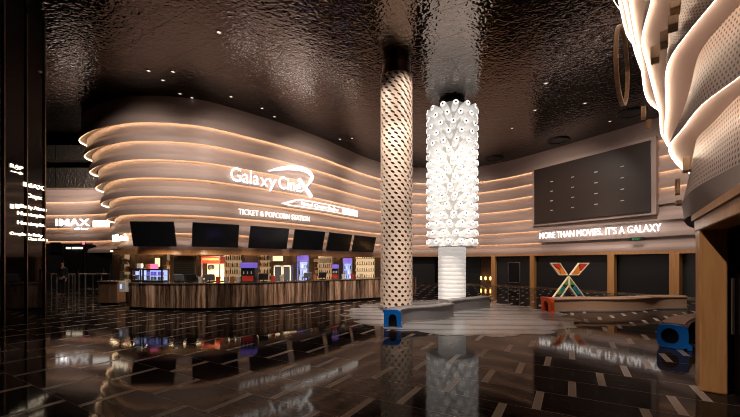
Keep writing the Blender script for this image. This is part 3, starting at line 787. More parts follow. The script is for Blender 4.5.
for i, (a, z) in enumerate(tubes):
    p0, d = tube_geo(a, z)
    body = [(.10, 0), (.12, .1), (.135, .22), (.135, .49), (.11, .54)]
    capp = [(.07, .455), (.07, .475)]
    if i < 100:
        t_ = obj('bottle', MB().lathe(p0, body, 14, d), M['tube'], bc, smooth=.7)
        obj('bottle_end', MB().lathe(p0, [(.112, .535), (.11, .555), (.08, .56)], 14, d), M['cap'], t_, smooth=.7)
        obj('neck', MB().lathe(p0, [(.045, .558), (.045, .575), (.03, .58)], 10, d), M['tubering'], t_, smooth=.7)
    else:
        rest_b.lathe(p0, body, 10, d); rest_c.lathe(p0, [(.112, .535), (.11, .555), (.08, .56)], 10, d)
o = obj('bottle', rest_b, M['tube'], bc, smooth=.7); o['kind'] = 'stuff'
o = obj('bottle_end', rest_c, M['cap'], bc, smooth=.7); o['kind'] = 'stuff'
obj('top_collar', MB().lathe((cx, cy, 8.62), [(.55, -.03), (.55, .17)], 40), M['black'], bc, smooth=.6)

# ------------------------------------------------------------------ benches shaped like extruded letters
def bench(name, label, pts, w, h, body, endm, letter, top=None):
    pth = mkpath(pts, .15)
    t = thing(name, label, 'bench', (pts[0][0], pts[0][1], .007))
    z0 = .008; hw = w / 2
    n = len(pth)
    # body
    obj('body', MB().sweep(pth, [(-hw * .9, z0 + .03), (-hw * .86, z0 + h * .5), (-hw * .93, z0 + h * .93), (-hw * .7, z0 + h), (hw * .7, z0 + h), (hw * .93, z0 + h * .93), (hw * .86, z0 + h * .5), (hw * .9, z0 + .03)], closed=True, caps=True), body, t, smooth=.8)
    tm = M['trimlight']
    for sg in (-1, 1):
        obj('edge_trim', MB().sweep(pth, [(sg * hw * .95, z0), (sg * hw * 1.03, z0), (sg * hw * 1.03, z0 + .045), (sg * hw * .95, z0 + .045)], closed=True, caps=True), tm, t, smooth=.8)
        obj('edge_trim', MB().sweep(pth, [(sg * hw * .86, z0 + h * .95), (sg * hw * 1.02, z0 + h * .9), (sg * hw * 1.04, z0 + h * .97), (sg * hw * .9, z0 + h * 1.02)], closed=True, caps=True), tm if top is None else top, t, smooth=.8)
    if top: obj('seat', MB().sweep(pth, [(-hw * .86, z0 + h * 1.0), (hw * .86, z0 + h * 1.0), (hw * .8, z0 + h * 1.06), (-hw * .8, z0 + h * 1.06)], closed=True, caps=True), top, t, smooth=.8)
    # letter end: faces away from the bench at its first point
    p, nn, _ = pth[0]; tx = Vector((-nn[1], nn[0])); 
    def fn(u, z, d): q = p + nn * u - tx * d; return (q[0], q[1], z0 + z)
    if letter == 'n':
        W2, Hh, st = hw * 1.12, h * 1.08, w * .30
        outer = [(-W2, 0), (-W2, Hh * .86), (-W2 * 1.14, Hh * .88), (-W2 * 1.14, Hh), (-W2 * .55, Hh), (W2 * .45, Hh), (W2 * .8, Hh * .93), (W2, Hh * .75), (W2, Hh * .12), (W2 * 1.15, 0)]
        inner = [(-W2 + st, 0), (-W2 + st, Hh * .5), (-W2 + st * 1.1, Hh * .6), (-W2 + st * 1.3, Hh * .68), (-W2 * .2, Hh * .74), (W2 * .15, Hh * .74), (W2 - st * 1.25, Hh * .68), (W2 - st * 1.02, Hh * .58), (W2 - st, Hh * .45), (W2 - st * .8, 0)]
        vs, fs = [], []
        for d in (.0, .14):
            for e in outer + inner: vs.append(fn(e[0], e[1], d))
        m = len(outer)
        for i in range(m):
            if i < m - 1:
                fs += [(i, i + 1, m + i + 1, m + i), (2 * m + i, 3 * m + i, 3 * m + i + 1, 2 * m + i + 1), (i, 2 * m + i, 2 * m + i + 1, i + 1), (m + i, m + i + 1, 3 * m + i + 1, 3 * m + i)]
        fs += [(0, m, 3 * m, 2 * m), (m - 1, 3 * m - 1, 4 * m - 1, 2 * m - 1)]
        obj('letter_end', MB().add(vs, fs), endm, t)
        obj('hollow', MB().prism([(-W2 + st * .95, .01), (W2 - st * .9, .01), (W2 - st * .95, Hh * .7), (-W2 + st, Hh * .7)], fn, .002, .01), M['black'], t)
    else:
        N = 32; W2, Hh = hw * 1.08, h * 1.02
        vs, fs = [], []
        for d in (0., .14):
            for k in range(N):
                a = 2 * PI * k / N; c_, s_ = math.cos(a), math.sin(a)
                e = lambda v: math.copysign(abs(v) ** .45, v)
                vs.append(fn(W2 * e(c_), Hh / 2 + Hh / 2 * e(s_), d))
            for k in range(N):
                a = 2 * PI * k / N; vs.append(fn(-W2 * .16 + W2 * .58 * math.cos(a), Hh * .5 + Hh * .35 * math.sin(a), d))
        for i in range(N):
            j = (i + 1) % N
            fs += [(i, j, N + j, N + i), (2 * N + i, 3 * N + i, 3 * N + j, 2 * N + j), (i, 2 * N + i, 2 * N + j, j), (N + i, N + j, 3 * N + j, 3 * N + i)]
        obj('letter_end', MB().add(vs, fs), endm, t)
        obj('tail', MB().prism([(W2 * .9, 0), (W2 * 1.22, 0), (W2 * 1.2, .08), (W2 * .95, .14)], fn, 0, .14), endm, t)
        obj('hollow', MB().prism([(-W2 * .16 + W2 * .6 * math.cos(2 * PI * k / N), Hh * .5 + Hh * .36 * math.sin(2 * PI * k / N)) for k in range(N)], fn, .002, .012), M['black'], t)
    return t
bench('sculpted_bench', 'grey leather bench whose blue end is shaped like the letter n', [(.60, 9.2), (.68, 9.6), (1.05, 10.0), (1.7, 10.25), (2.45, 10.9)], .40, .42, M['leather'], M['blue'], 'n')
bench('sculpted_bench', 'grey leather bench in front of the white bottle column', [(2.62, 11.9), (3.15, 12.35), (3.7, 12.7), (4.4, 13.35)], .40, .40, M['leather'], M['trimlight'], 'n')
bench('sculpted_bench', 'long tan leather wavy bench with orange red letter end before the coloured X', [(6.12, 11.95), (7.1, 12.15), (8.3, 12.1), (9.4, 12.35), (10.4, 12.75), (11.45, 12.85)], .42, .45, M['tan'], M['orange'], 'n', top=M['tan'])
bench('sculpted_bench', 'bench with blue letter a end and paler top beside the timber door frame', [(6.02, 6.95), (6.5, 7.4), (7.2, 7.9), (8.0, 8.2)], .44, .45, M['darkleather'], M['blue'], 'a', top=mat('seat with painted warm sheen', (.28, .17, .12), .45))  # paler top stands in for warm light reflected on the bench

# ------------------------------------------------------------------ the coloured X sculpture
Y = 14.; S = Y / F
xs = thing('x_sculpture', 'large standing letter X of cream lit frames with coloured triangles', 'sculpture', (PX(569, Y), Y, 0))
def q2(x, y): return ((x - CX) * S, H - (y - HY) * S)
def bar_frame(poly, tris):
    outer = [Vector(q2(*p)) for p in poly]; cen = sum(outer, Vector((0, 0))) / len(outer)
    m = len(outer); th = .03
    inner = []
    for i in range(m):
        a_, b_, c_ = outer[i - 1], outer[i], outer[(i + 1) % m]
        e1, e2 = (b_ - a_).normalized(), (c_ - b_).normalized()
        n1, n2 = Vector((-e1[1], e1[0])), Vector((-e2[1], e2[0]))
        if n1.dot(cen - b_) < 0: n1 = -n1
        if n2.dot(cen - b_) < 0: n2 = -n2
        k = n1 + n2; inner.append(b_ + k * (th / max(.35, 1 + n1.dot(n2))))
    vs, fs = [], []
    for d in (-.055, .055):
        for e in outer + inner: vs.append((e[0], Y + d, e[1]))
    for i in range(m):
        j = (i + 1) % m
        fs += [(i, j, m + j, m + i), (2 * m + i, 3 * m + i, 3 * m + j, 2 * m + j), (i, 2 * m + i, 2 * m + j, j), (m + i, m + j, 3 * m + j, 3 * m + i)]
    o = obj('arm_frame', MB().add(vs, fs), M['frameedge'], xs)
    obj('backing', MB().prism([(e[0], e[1]) for e in inner], lambda u, w, d: (u, Y + d, w), .03, .05), mat('dull backing', (.04, .032, .025), .5), o)
    for tri, c in tris:
        obj('coloured_panel', MB().prism([q2(*p) for p in tri], lambda u, w, d: (u, Y + d, w), -.05, .028), M[c], o)
bar_frame([(550, 262.8), (559.6, 262.8), (567.8, 275.2), (559.2, 275.2)], [(((552.5, 264), (559.2, 264), (559.8, 269.5)), 'tri_red'), (((554, 267), (558.8, 274), (560, 270.5)), 'tri_orange'), (((560.5, 267), (565.6, 274.2), (560.3, 274.2)), 'tri_orange')])
bar_frame([(578.7, 262.8), (589, 262.8), (578, 275.2), (569.4, 275.2)], [(((579.5, 264), (586.6, 264), (580.6, 270.8)), 'tri_red'), (((578.4, 266), (579.2, 272.5), (577.5, 274)), 'tri_orange'), (((577.5, 267), (577, 274.2), (571.8, 274.2)), 'tri_orange')])
bar_frame([(568.5, 275.8), (568.6, 286), (556.2, 303.9), (547.6, 303.9)], [(((567.4, 279), (567.5, 285), (563.5, 284.5)), 'tri_green'), (((562.5, 285.2), (564.6, 288.8), (560.2, 294)), 'tri_teal'), (((561.3, 287), (559.6, 294.5), (556.6, 294)), 'tri_green'), (((555.8, 294.8), (558.6, 296.6), (553, 302.5)), 'tri_purple')])
bar_frame([(568.7, 275.8), (589.8, 303.9), (581.4, 303.9), (568.8, 286)], [(((569.8, 279), (569.9, 285), (573.6, 284.5)), 'tri_green'), (((574.4, 285.2), (572.6, 288.8), (577, 294)), 'tri_teal'), (((575.8, 287), (577.6, 294.5), (580.6, 294)), 'tri_teal'), (((581.4, 294.8), (578.6, 296.6), (584.2, 302.5)), 'tri_purple')])

# ------------------------------------------------------------------ right-hand bulge with perforated tiers
EZ = [.65, .9, 1.66, 2.5, 3.35, 4.2, 5.1, 6.0, 7.1]
ED = [
    [(3.6, -2.), (3.2, .6), (3.02, 2.0), (3.1, 2.65), (3.25, 3.07), (3.69, 3.67), (4.13, 4.30), (4.72, 5.24), (5.35, 5.93), (5.95, 6.5), (6.7, 7.05), (7.8, 7.25)],
    [(3.6, -2.), (3.25, .6), (3.14, 2.0), (3.24, 2.75), (3.42, 3.28), (3.6, 3.62), (3.9, 4.17), (4.22, 4.65), (4.8, 5.38), (5.35, 5.98), (5.98, 6.56), (6.75, 7.1), (7.8, 7.3)],
    [(3.4, -2.), (3.08, .6), (2.98, 1.9), (3.1, 2.6), (3.30, 3.16), (3.47, 3.66), (3.88, 4.36), (4.26, 5.0), (4.95, 5.72), (5.9, 6.5), (7.1, 7.2), (8.2, 7.4)],
    [(3.3, -2.), (2.98, .6), (2.88, 1.8), (3.0, 2.6), (3.28, 3.34), (3.44, 3.78), (3.71, 4.36), (4.85, 5.75), (6.4, 7.54), (7.6, 8.3), (8.8, 8.5)],
    [(3.2, -2.), (2.85, .6), (2.7, 1.8), (2.8, 2.9), (3.2, 3.9), (3.59, 4.475), (3.81, 4.85), (4.1, 5.3), (4.74, 6.0), (6.3, 7.66), (8.3, 9.77), (9.6, 10.2), (10.8, 10.2)],
    [(3.1, -2.), (2.75, .6), (2.6, 2.0), (2.72, 3.4), (3.4, 4.7), (4.14, 5.61), (5.6, 7.28), (7.5, 9.36), (8.9, 10.1), (10.4, 10.2)],
    [(3.0, -2.), (2.65, .6), (2.5, 2.2), (2.75, 4.), (3.8, 5.6), (4.9, 6.8), (6.7, 8.8), (7.7, 9.7), (9.2, 10.2), (10.6, 10.2)],
    [(2.9, -2.), (2.55, .6), (2.42, 2.6), (2.9, 4.7), (4.4, 6.6), (5.66, 8.0), (7.0, 9.46), (8.0, 10.1), (9.4, 10.4), (10.8, 10.3)],
    [(2.8, -2.), (2.45, .6), (2.4, 3.), (3.2, 5.5), (4.9, 7.6), (6.6, 9.5), (7.6, 10.2), (8.9, 10.6), (10.8, 10.5)],
]
NP = 70
def resample(pts, n):
    pth = mkpath(pts, .12); L = pth[-1][2]
    return [path_at(pth, L * i / (n - 1)) for i in range(n)]
EP = [resample(e, NP) for e in ED]
rb = structure('wall_side')
def edge3(k, off, dz): # off = metres into the bulge (to the right)
    return [Vector((p[0] + n_[0] * off, p[1] + n_[1] * off, H + EZ[k] + dz)) for p, n_ in EP[k]]
hullb = MB().loft(edge3(0, 0, 0), edge3(1, 0, 0)); obj('hull', hullb, M['hull'], rb, smooth=.8, fix=False)
obj('soffit', MB().loft(edge3(0, 0, 0), edge3(0, 1.2, .03)), M['hull'], rb, smooth=.8, fix=False)
for k in range(1, 8):
    A = edge3(k, 0, 0); T = edge3(k + 1, .30, .03)
    dz = EZ[k + 1] - EZ[k]
    M1 = [a.lerp(b, .5) + Vector((0, 0, 0)) for a, b in zip(A, T)]
    bb = MB().loft(A, M1, 0, dz / 2).loft(M1, T, dz / 2, dz)
    obj('tier_band', bb, M['panelb'], rb, smooth=.9, fix=False)
    obj('cove_soffit', MB().loft(edge3(k + 1, .008, .03), edge3(k + 1, .42, .03)), M['panel'], rb, smooth=.8, fix=False)
    obj('cove_light', MB().loft(edge3(k + 1, .012, -.008), edge3(k + 1, .012, .03)), M['ledb'], rb, fix=False)
    obj('cove_lip', MB().loft(edge3(k + 1, 0, 0), edge3(k + 1, .0, -.010)).loft(edge3(k + 1, 0, -.010), edge3(k + 1, .008, -.010)).loft(edge3(k + 1, .008, -.010), edge3(k + 1, .008, .03)), M['panelb'], rb, fix=False)
# timber blocks along the far edge of the bulge
for (x, y, Y, w, h) in ((686.5, 165, 4.9, .10, .27), (677.5, 187, 7.2, .10, .45), (679, 203, 7.4, .12, .14), (643.5, 113, 8.9, .12, .42), (649, 125, 9.1, .14, .34), (675, 9, 4.05, .12, .10), (673, 24, 4.1, .12, .15), (664, 40, 4.3, .10, .20), (655, 55, 4.9, .12, .25)):
    c = P(x, y, Y); obj('timber_block', MB().box(c, (w * .8, .2, h * .7), -.7), M['block'], rb, bevel=.01)
# oval hoop added in place of a reflection in the mirror ceiling
c = P(622, 66, 7.0); dv = Vector((.70, .714, 0)); b = MB(); NN = 40
vs, fs = [], []
for i in range(NN):
    a = 2 * PI * i / NN
    for (dr, dw) in ((-.035, -.05), (.035, -.05), (.035, .05), (-.035, .05)):
        q = c + dv * (.62 * math.cos(a) * (1 + dr)) + Vector((0, 0, (.74 + dr) * math.sin(a))) + Vector((.714, -.70, 0)) * dw * .7; vs.append(q)
for i in range(NN):
    j = (i + 1) % NN
    for k in range(4): fs.append((i * 4 + k, i * 4 + (k + 1) % 4, j * 4 + (k + 1) % 4, j * 4 + k))
obj('reflection_hoop', MB().add(vs, fs), M['block'], rb)
# door beneath
dd = Vector((-.585, -.811)); di = Vector((.811, -.585))
c0 = Vector((4.36, 4.6))
dr = structure('door_1', (c0[0], c0[1], 0))
def dbox(u0, u1, v0, v1, z0, z1):
    P4 = [c0 + dd * u0 + di * v0, c0 + dd * u1 + di * v0, c0 + dd * u1 + di * v1, c0 + dd * u0 + di * v1]
    return MB().prism([(q[0], q[1]) for q in P4], lambda u, w, d: (u, w, d), z0, z1)
obj('jamb', dbox(-.34, 0, -.02, .245, 0.0, 2.3), M['jamb'], dr, bevel=.02)
obj('header', dbox(-.34, 2.3, -.03, .245, 2.12, 2.33), M['jamb'], dr, bevel=.012)
obj('header_trim', dbox(-.36, 2.3, -.06, -.02, 2.27, 2.35), M['fascia'], dr)
obj('jamb', dbox(2.0, 2.3, -.02, .245, 0.0, 2.3), M['jamb'], dr, bevel=.02)
obj('door_leaf', dbox(0.02, .99, .30, .36, 0.01, 2.2), M['blackgloss'], dr); obj('door_leaf', dbox(1.01, 1.98, .30, .36, 0.01, 2.2), M['blackgloss'], dr)
obj('handle', MB().rod(tuple(c0 + dd * .12 + di * .27) + (.8,), tuple(c0 + dd * .12 + di * .27) + (1.5,), .015), M['steel'], dr)
obj('return_panel', dbox(-.42, -.34, .1, 4.5, 0, 2.3), M['black'], dr)
struct(obj('wall_entrance', dbox(-.3, 2.3, .4, .5, 0, 2.3), M['black']))

struct(obj('wall_near_right', MB().sweep(mkpath([(3.75, -3.), (3.35, .6), (3.12, 2.0), (3.2, 2.72)], .3), [(0, 0), (0, 2.34), (.1, 2.34), (.1, 0)], closed=True, caps=True), M['black']))
# ------------------------------------------------------------------ polished black wall on the left with its lit directory
XL = -9.8
lw = struct(obj('wall_left', MB().box((XL - .4, 5.4, 4.4), (.8, 10.26, 8.8)), M['blackgloss']))
tid = 20
for x in (3.2, 26, 44.2):
    Y = XL * F / (x - CX); struct(obj('trim_%d' % tid, MB().box((XL + .02, Y, 4.39), (.05, .03, 8.78)), M['bronze'])); tid += 1
dirs = thing('directory_sign', 'warm lit list of cinema hall names on the polished black wall', 'sign', (XL, 10, 2.2))
def wl(txt, xa, ya, xb, yb, cap_px, name='lettering', bold=.012):
    Ya, Yb = XL * F / (xa - CX), XL * F / (xb - CX)
    za = H - (ya - HY) / F * Ya
    vs, fs = fit_text(txt, Yb - Ya, cap_px / F * Ya, bold, .012)
    return obj(name, MB().add(flat(vs, (XL + .015, Ya, za), (0, 1, 0), (1, 0, 0)), fs), M['warmsign'], dirs, fix=False)
wl('R\u1ea0P', 9.8, 167, 22.5, 168, 3.6); wl('IMAX', 23, 186, 43.5, 189, 4.2, bold=.03); wl('Onyx', 26, 197, 41.5, 200, 4.2)
wl('Dolby Atmos', 20, 207.5, 46, 211, 3.6); wl('Huntopia', 17, 214.5, 43.5, 217.5, 3.6, bold=.02); wl('Huntopia', 17, 224, 43.5, 226, 3.6, bold=.02)
wl('Couple de Ruby', 9.5, 234.5, 42, 236, 3.0, bold=.012); wl('Cine Suite', 27, 240, 47, 241.5, 2.8)
# arrow and double-D mark
Ya = XL * F / (10.5 - CX); Yb = XL * F / (22.5 - CX); z = H - (171 - HY) / F * Ya
def onleft(u, w, d): return (XL + d, u, w)
L_ = Yb - Ya
obj('arrow', MB().prism([(Ya, z - .012), (Ya + L_ * .75, z - .012), (Ya + L_ * .75, z - .045), (Yb, z), (Ya + L_ * .75, z + .045), (Ya + L_ * .75, z + .012), (Ya, z + .012)], onleft, .005, .03), M['warmsign'], dirs)
for xa, xb in ((9.8, 13.5), (15, 18.8)):
    Ya, Yb = XL * F / (xa - CX), XL * F / (xb - CX); z = H - (206 - HY) / F * Ya
    obj('emblem', MB().prism([(Ya, z - .06), (Yb, z - .06), (Yb, z + .06), (Ya, z + .06)], onleft, .005, .02), M['warmsign'], dirs)
Yb = XL * F / (44.6 - CX)
obj('bracket', MB().prism([(Yb - .012, 2.72), (Yb + .012, 2.72), (Yb + .012, 3.02), (Yb - .012, 3.02)], onleft, .005, .02), M['warmsign'], dirs)

# ------------------------------------------------------------------ lobby at the far left
struct(obj('trim_30', MB().box((-17.8, 20.2, 6.5), (9., .5, 1.15)), M['bulk'])); struct(obj('trim_31', MB().box((-17.8, 20.2, 7.95), (9., .5, .85)), M['bulk']))
struct(obj('wall_lobby', MB().box((-18.2, 20.75, 1.4), (9.2, .1, 2.8)), M['dark']))
for i, (xa, xb, m) in enumerate(((64, 83, 'black'), (85, 108, 'blackgloss'))):
    Y = 20.66; A_, B_ = PX(xa, Y), PX(xb, Y); d = structure('door_%d' % (i + 2), ((A_ + B_) / 2, Y, 0))
    obj('door_leaf', MB().box(((A_ + B_) / 2, Y, 1.35), (B_ - A_, .06, 2.68)), M[m], d); b = MB().box((A_ - .04, Y - .02, 1.36), (.08, .1, 2.72)).box((B_ + .04, Y - .02, 1.36), (.08, .1, 2.72)); obj('door_frame', b, M['bronze'], d)
    obj('handle', MB().rod((B_ - .2, Y - .08, .9), (B_ - .2, Y - .08, 1.3), .02), M['steel'], d)
Y = 20.5
def fsign(name, label, txt, xa, xb, yb, cap, m, Y, bold=.03, slope=0., parent=None):
    X0, X1 = PX(xa, Y), PX(xb, Y); vs, fs = fit_text(txt, X1 - X0, cap, bold, .03)
    o = obj(name, MB().add(flat(vs, (X0, Y, H - (yb - HY) / F * Y), (1, 0, 0), (0, -1, 0)), fs), m, parent, fix=False)
    if parent is None: tag(o, label, 'sign', None, 'thing')
    return o
ims = thing('hall_sign', 'white lit IMAX sign on the lobby wall at far left', 'sign', (PX(72, Y), Y, 3.7))
fsign('lettering', None, 'IMAX', 56, 89.5, 226, .42, M['sign'], Y, .012, parent=ims)
fsign('lettering', None, 'with Laser', 74, 88.5, 229.6, .13, M['signsoft'], Y, -.004, parent=ims)
t = thing('light_box', 'glaring white light box on the wall right of the IMAX sign', 'sign', (PX(102, 19.6), 19.6, 3.7))
A_, B_ = PX(93, 19.6), PX(109, 19.6)
obj('case', MB().box(((A_ + B_) / 2, 19.67, 3.84), (B_ - A_ + .06, .08, .40)), M['white'], t); obj('light_panel', MB().box(((A_ + B_) / 2, 19.6, 3.84), (B_ - A_, .05, .34)), mat('glaring light panel', (1, 1, 1), .4, emit=(1, .9, .78), es=2.5), t)
t = thing('door_sign', 'small warm lit sign strip above the dark lobby door', 'sign', (PX(74, 20.55), 20.55, 2.4))
for xa, xb in ((66, 70), (72, 82)):
    obj('light_panel', MB().box((PX((xa + xb) / 2, 20.55), 20.57, H + 14 / F * 20.55), ((xb - xa) / F * 20.55, .05, .11)), M['warmsign'], t)
t = thing('lobby_screen', 'small black screen on the lobby wall left of the doors', 'screen', (PX(55, 20.6), 20.6, 2.2))
obj('bezel', MB().box((PX(55.3, 20.6), 20.62, 2.55), (.56, .06, .62)), M['black'], t); obj('display', MB().box((PX(55.3, 20.6), 20.585, 2.55), (.5, .01, .56)), M['screen'], t)
o = obj('beacon_lamp', MB().lathe((PX(83.5, 20.4), 20.4, 2.72), [(.05, 0), (.07, .04), (.05, .12), (.02, .14)], 12), M['pink'], smooth=.6); tag(o, 'small pink lit lamp above the lobby doors', 'lamp')
# sign on the nose of the wall
bent_sign('snack_sign', 'slanted cream lit lettering on the curved wall end left of the first menu screen', 'SoMatch', 121, 134.5, 2.60, .30, M['warmsign'], .3, -.004, WP[6])
# guard rails
def rail(x0, x1, posts, label, Y=19.0):
    zt = 1.03; t = thing('guard_rail', label, 'railing', (PX((x0 + x1) / 2, Y), Y, 0))
    obj('top_rail', MB().rod((PX(x0, Y), Y, zt), (PX(x1, Y), Y, zt), .035), M['steel'], t, smooth=.7)
    obj('lower_rail', MB().rod((PX(x0, Y), Y, .22), (PX(x1, Y), Y, .22), .02), M['steel'], t, smooth=.7)
    for x, r_ in posts: obj('post', MB().lathe((PX(x, Y), Y, 0), [(r_ * 2, 0), (r_ * 2, .02), (r_, .03), (r_, zt)], 12), M['steel'], t, smooth=.7)
rail(51, 57, ((51.4, .03), (56.8, .05)), 'short steel guard rail left of the standing person')
rail(68.5, 75.2, ((68.7, .05), (72.5, .035), (74.9, .05)), 'steel guard rail just right of the standing person')
rail(78.3, 110.5, ((79, .05), (85.3, .06), (93, .035), (101.5, .035), (110, .05)), 'long steel guard rail in front of the wide lobby door')

# ------------------------------------------------------------------ person standing in the lobby
def skin_mesh(name, verts, edges, radii, m, parent, root=0, sub=2):
    me = bpy.data.meshes.new(name); me.from_pydata(verts, edges, []); o = bpy.data.objects.new(name, me); C.objects.link(o)
    md = o.modifiers.new('Skin', 'SKIN'); md.use_smooth_shade = True
    for i, rr in enumerate(radii):
        d = me.skin_vertices[0].data[i]; d.radius = (rr, rr) if isinstance(rr, (int, float)) else rr; d.use_root = (i == root)
    s_ = o.modifiers.new('Sub', 'SUBSURF'); s_.levels = 1; s_.render_levels = sub
    dg = bpy.context.evaluated_depsgraph_get(); dg.update()
    me2 = bpy.data.meshes.new_from_object(o.evaluated_get(dg)); bpy.data.objects.remove(o)
    me2.name = name; me2.materials.clear(); me2.materials.append(m); me2.polygons.foreach_set('use_smooth', [True] * len(me2.polygons))
    o = bpy.data.objects.new(name, me2); C.objects.link(o)
    if parent: o.parent = parent
    return o
pY = 17.7; px_ = PX(62.7, pY)
pe = thing('person', 'person in dark clothes standing still by the guard rails', 'person', (px_, pY, 0))
V = [(0, 0, .90), (0, .0, 1.05), (0, 0, 1.22), (0, .01, 1.36), (0, .0, 1.44), (0, -.01, 1.50), (0, -.02, 1.58), (0, -.01, 1.66)]
E = [(i, i + 1) for i in range(7)]
R_ = [(.15, .11), (.135, .10), (.16, .11), (.14, .09), .055, .055, (.078, .095), (.06, .075)]
for sx in (-1, 1):
    b0 = len(V); V += [(sx * .17, 0, 1.37), (sx * .21, .01, 1.12), (sx * .22, -.05, .90), (sx * .22, -.07, .82)]; R_ += [.055, .043, .033, .03]
    E += [(3, b0), (b0, b0 + 1), (b0 + 1, b0 + 2), (b0 + 2, b0 + 3)]
    for f in range(4):
        fb_ = len(V); yy = -.10 + .022 * f; ln = (.075, .085, .08, .06)[f]
        V += [(sx * .222, yy, .775), (sx * .215, yy - .005, .775 - ln * .55), (sx * .205, yy, .775 - ln)]; R_ += [.010, .009, .008]; E += [(b0 + 3, fb_), (fb_, fb_ + 1), (fb_ + 1, fb_ + 2)]
    fb_ = len(V); V += [(sx * .21, -.11, .80), (sx * .20, -.125, .765)]; R_ += [.011, .009]; E += [(b0 + 3, fb_), (fb_, fb_ + 1)]
    b0 = len(V); V += [(sx * .09, 0, .82), (sx * .10, -.01, .48), (sx * .105, .02, .08), (sx * .11, -.13, .035)]; R_ += [.09, .06, .042, .035]
    E += [(0, b0), (b0, b0 + 1), (b0 + 1, b0 + 2), (b0 + 2, b0 + 3)]
skin_mesh('body', V, E, R_, M['skin'], pe)
SV = V[:5]; 
sv = [(0, 0, .86), (0, 0, 1.05), (0, 0, 1.22), (0, .01, 1.36), (0, 0, 1.425)]; se = [(0, 1), (1, 2), (2, 3), (3, 4)]; sr = [(.165, .125), (.15, .115), (.175, .125), (.155, .105), .068]
for sx in (-1, 1):
    b0 = len(sv); sv += [(sx * .17, 0, 1.37), (sx * .21, .01, 1.12), (sx * .22, -.05, .90)]; sr += [.068, .056, .045]; se += [(3, b0), (b0, b0 + 1), (b0 + 1, b0 + 2)]
skin_mesh('jacket', sv, se, sr, M['cloth'], pe)
tv = [(0, 0, .92)]; te = []; tr = [(.16, .12)]
for sx in (-1, 1):
    b0 = len(tv); tv += [(sx * .09, 0, .82), (sx * .10, -.01, .48), (sx * .105, .02, .08)]; tr += [.104, .075, .06]; te += [(0, b0), (b0, b0 + 1), (b0 + 1, b0 + 2)]
skin_mesh('trousers', tv, te, tr, M['cloth'], pe)
skin_mesh('hair', [(0, .0, 1.70), (0, .04, 1.66), (0, .055, 1.59)], [(0, 1), (1, 2)], [(.066, .07), (.075, .06), (.06, .035)], M['hair'], pe)
hb = MB().box((px_ - .03, pY - .113, 1.605), (.022, .012, .012)).box((px_ + .03, pY - .113, 1.605), (.022, .012, .012)); obj('eyes', hb, M['black'], pe)
for sx in (-1, 1):
    obj('shoe', MB().lathe((px_ + sx * .11, pY - .06, .0), [(.05, 0), (.055, .03), (.045, .07), (.02, .09)], 12), M['black'], pe, smooth=.9)

# ------------------------------------------------------------------ ceiling fittings
def cpt(x, y): Y = F * (CEIL - H) / (HY - y); return Vector((PX(x, Y), Y, CEIL))
for i, (x, y, lab) in enumerate(((494.5, 158.5, 'black ring speaker in the mirror ceiling right of the white column'), (558.5, 140.5, 'black ring speaker in the mirror ceiling above the large screen'), (632, 113, 'black ring speaker in the mirror ceiling near the timber blocks'))):
    c = cpt(x, y); t = thing('ceiling_speaker', lab, 'speaker', tuple(c))
    obj('ring', MB().lathe((c[0], c[1], CEIL - .06), [(.42, .06), (.46, .0), (.6, .0), (.62, .06)], 32, capa=False, capb=False), M['black'], t, smooth=.9)
    obj('grille', MB().lathe((c[0], c[1], CEIL - .03), [(.42, 0), (.42, .03)], 32), M['dark'], t)
dl = [(148.5, 70.5), (173, 71.5), (180, 93.5), (192, 97.5), (163, 80), (219, 32), (274.5, 116.5), (231, 96.5), (262, 108), (340, 139), (352, 138), (585, 103), (546, 83), (610, 121), (512, 128), (535, 110)]
for i, (x, y) in enumerate(dl):
    c = cpt(x, y); t = thing('ceiling_downlight', 'small lit downlight in the mirror ceiling ' + ('above the ticket counter' if x < 400 else 'right of the white column'), 'downlight', tuple(c), 'ceiling downlights ' + ('over the counter' if x < 400 else 'on the right'))
    obj('ring', MB().lathe((c[0], c[1], CEIL - .02), [(.055, .02), (.06, 0), (.09, 0), (.095, .02)], 16, capa=False, capb=False), M['bronze'], t, smooth=.9)
    obj('lens', MB().lathe((c[0], c[1], CEIL - .012), [(.055, 0), (.055, .012)], 16), M['lens'], t)

# ------------------------------------------------------------------ light
def spot(loc, to, power, angle, blend=.6, col=(1, .845, .735), r=.1):
    l = bpy.data.lights.new('spot', 'SPOT'); l.energy = power; l.spot_size = angle; l.spot_blend = blend; l.color = col; l.shadow_soft_size = r
    o = bpy.data.objects.new('ceiling_or_fill_spotlight', l); C.objects.link(o); o.location = loc  # some stand for ceiling downlights, others are fill added to brighten single things
    o.rotation_euler = (Vector(to) - Vector(loc)).to_track_quat('-Z', 'Y').to_euler(); return o
def area(loc, to, power, sx, sy, col=(1, .84, .7)):
    l = bpy.data.lights.new('area', 'AREA'); l.energy = power; l.shape = 'RECTANGLE'; l.size = sx; l.size_y = sy; l.color = col
    o = bpy.data.objects.new('ceiling_light', l); C.objects.link(o); o.location = loc
    o.rotation_euler = (Vector(to) - Vector(loc)).to_track_quat('-Z', 'Y').to_euler(); return o
# downlights washing the tiered wall
for (x, y, tx, ty, pw_) in ((-9.5, 10.5, -9.5, 15.4, 420), (-5, 11.5, -6, 16.8, 520), (-1.5, 15, -3, 20.5, 620), (1.5, 19, 1., 25.5, 620), (6, 20, 6, 26.5, 520), (8, 17, 11.5, 21.6, 620), (10, 13.5, 14.2, 17., 420)):
    spot((x, y, 8.7), (tx, ty, 3.6), pw_ * 2.0, 1.6, 1.)
spot((3.4, 9.6, 8.7), (.96, 12.7, 7.0), 900, .6, .7); spot((-2.2, 11.0, 8.7), (.96, 12.7, 6.6), 700, .6, .7)  # extra spots added to brighten the upper lattice column
spot((-1.2, 4.6, 8.7), (.62, 9.2, .2), 1100, .3, .8)  # fill spot added to brighten the blue bench end
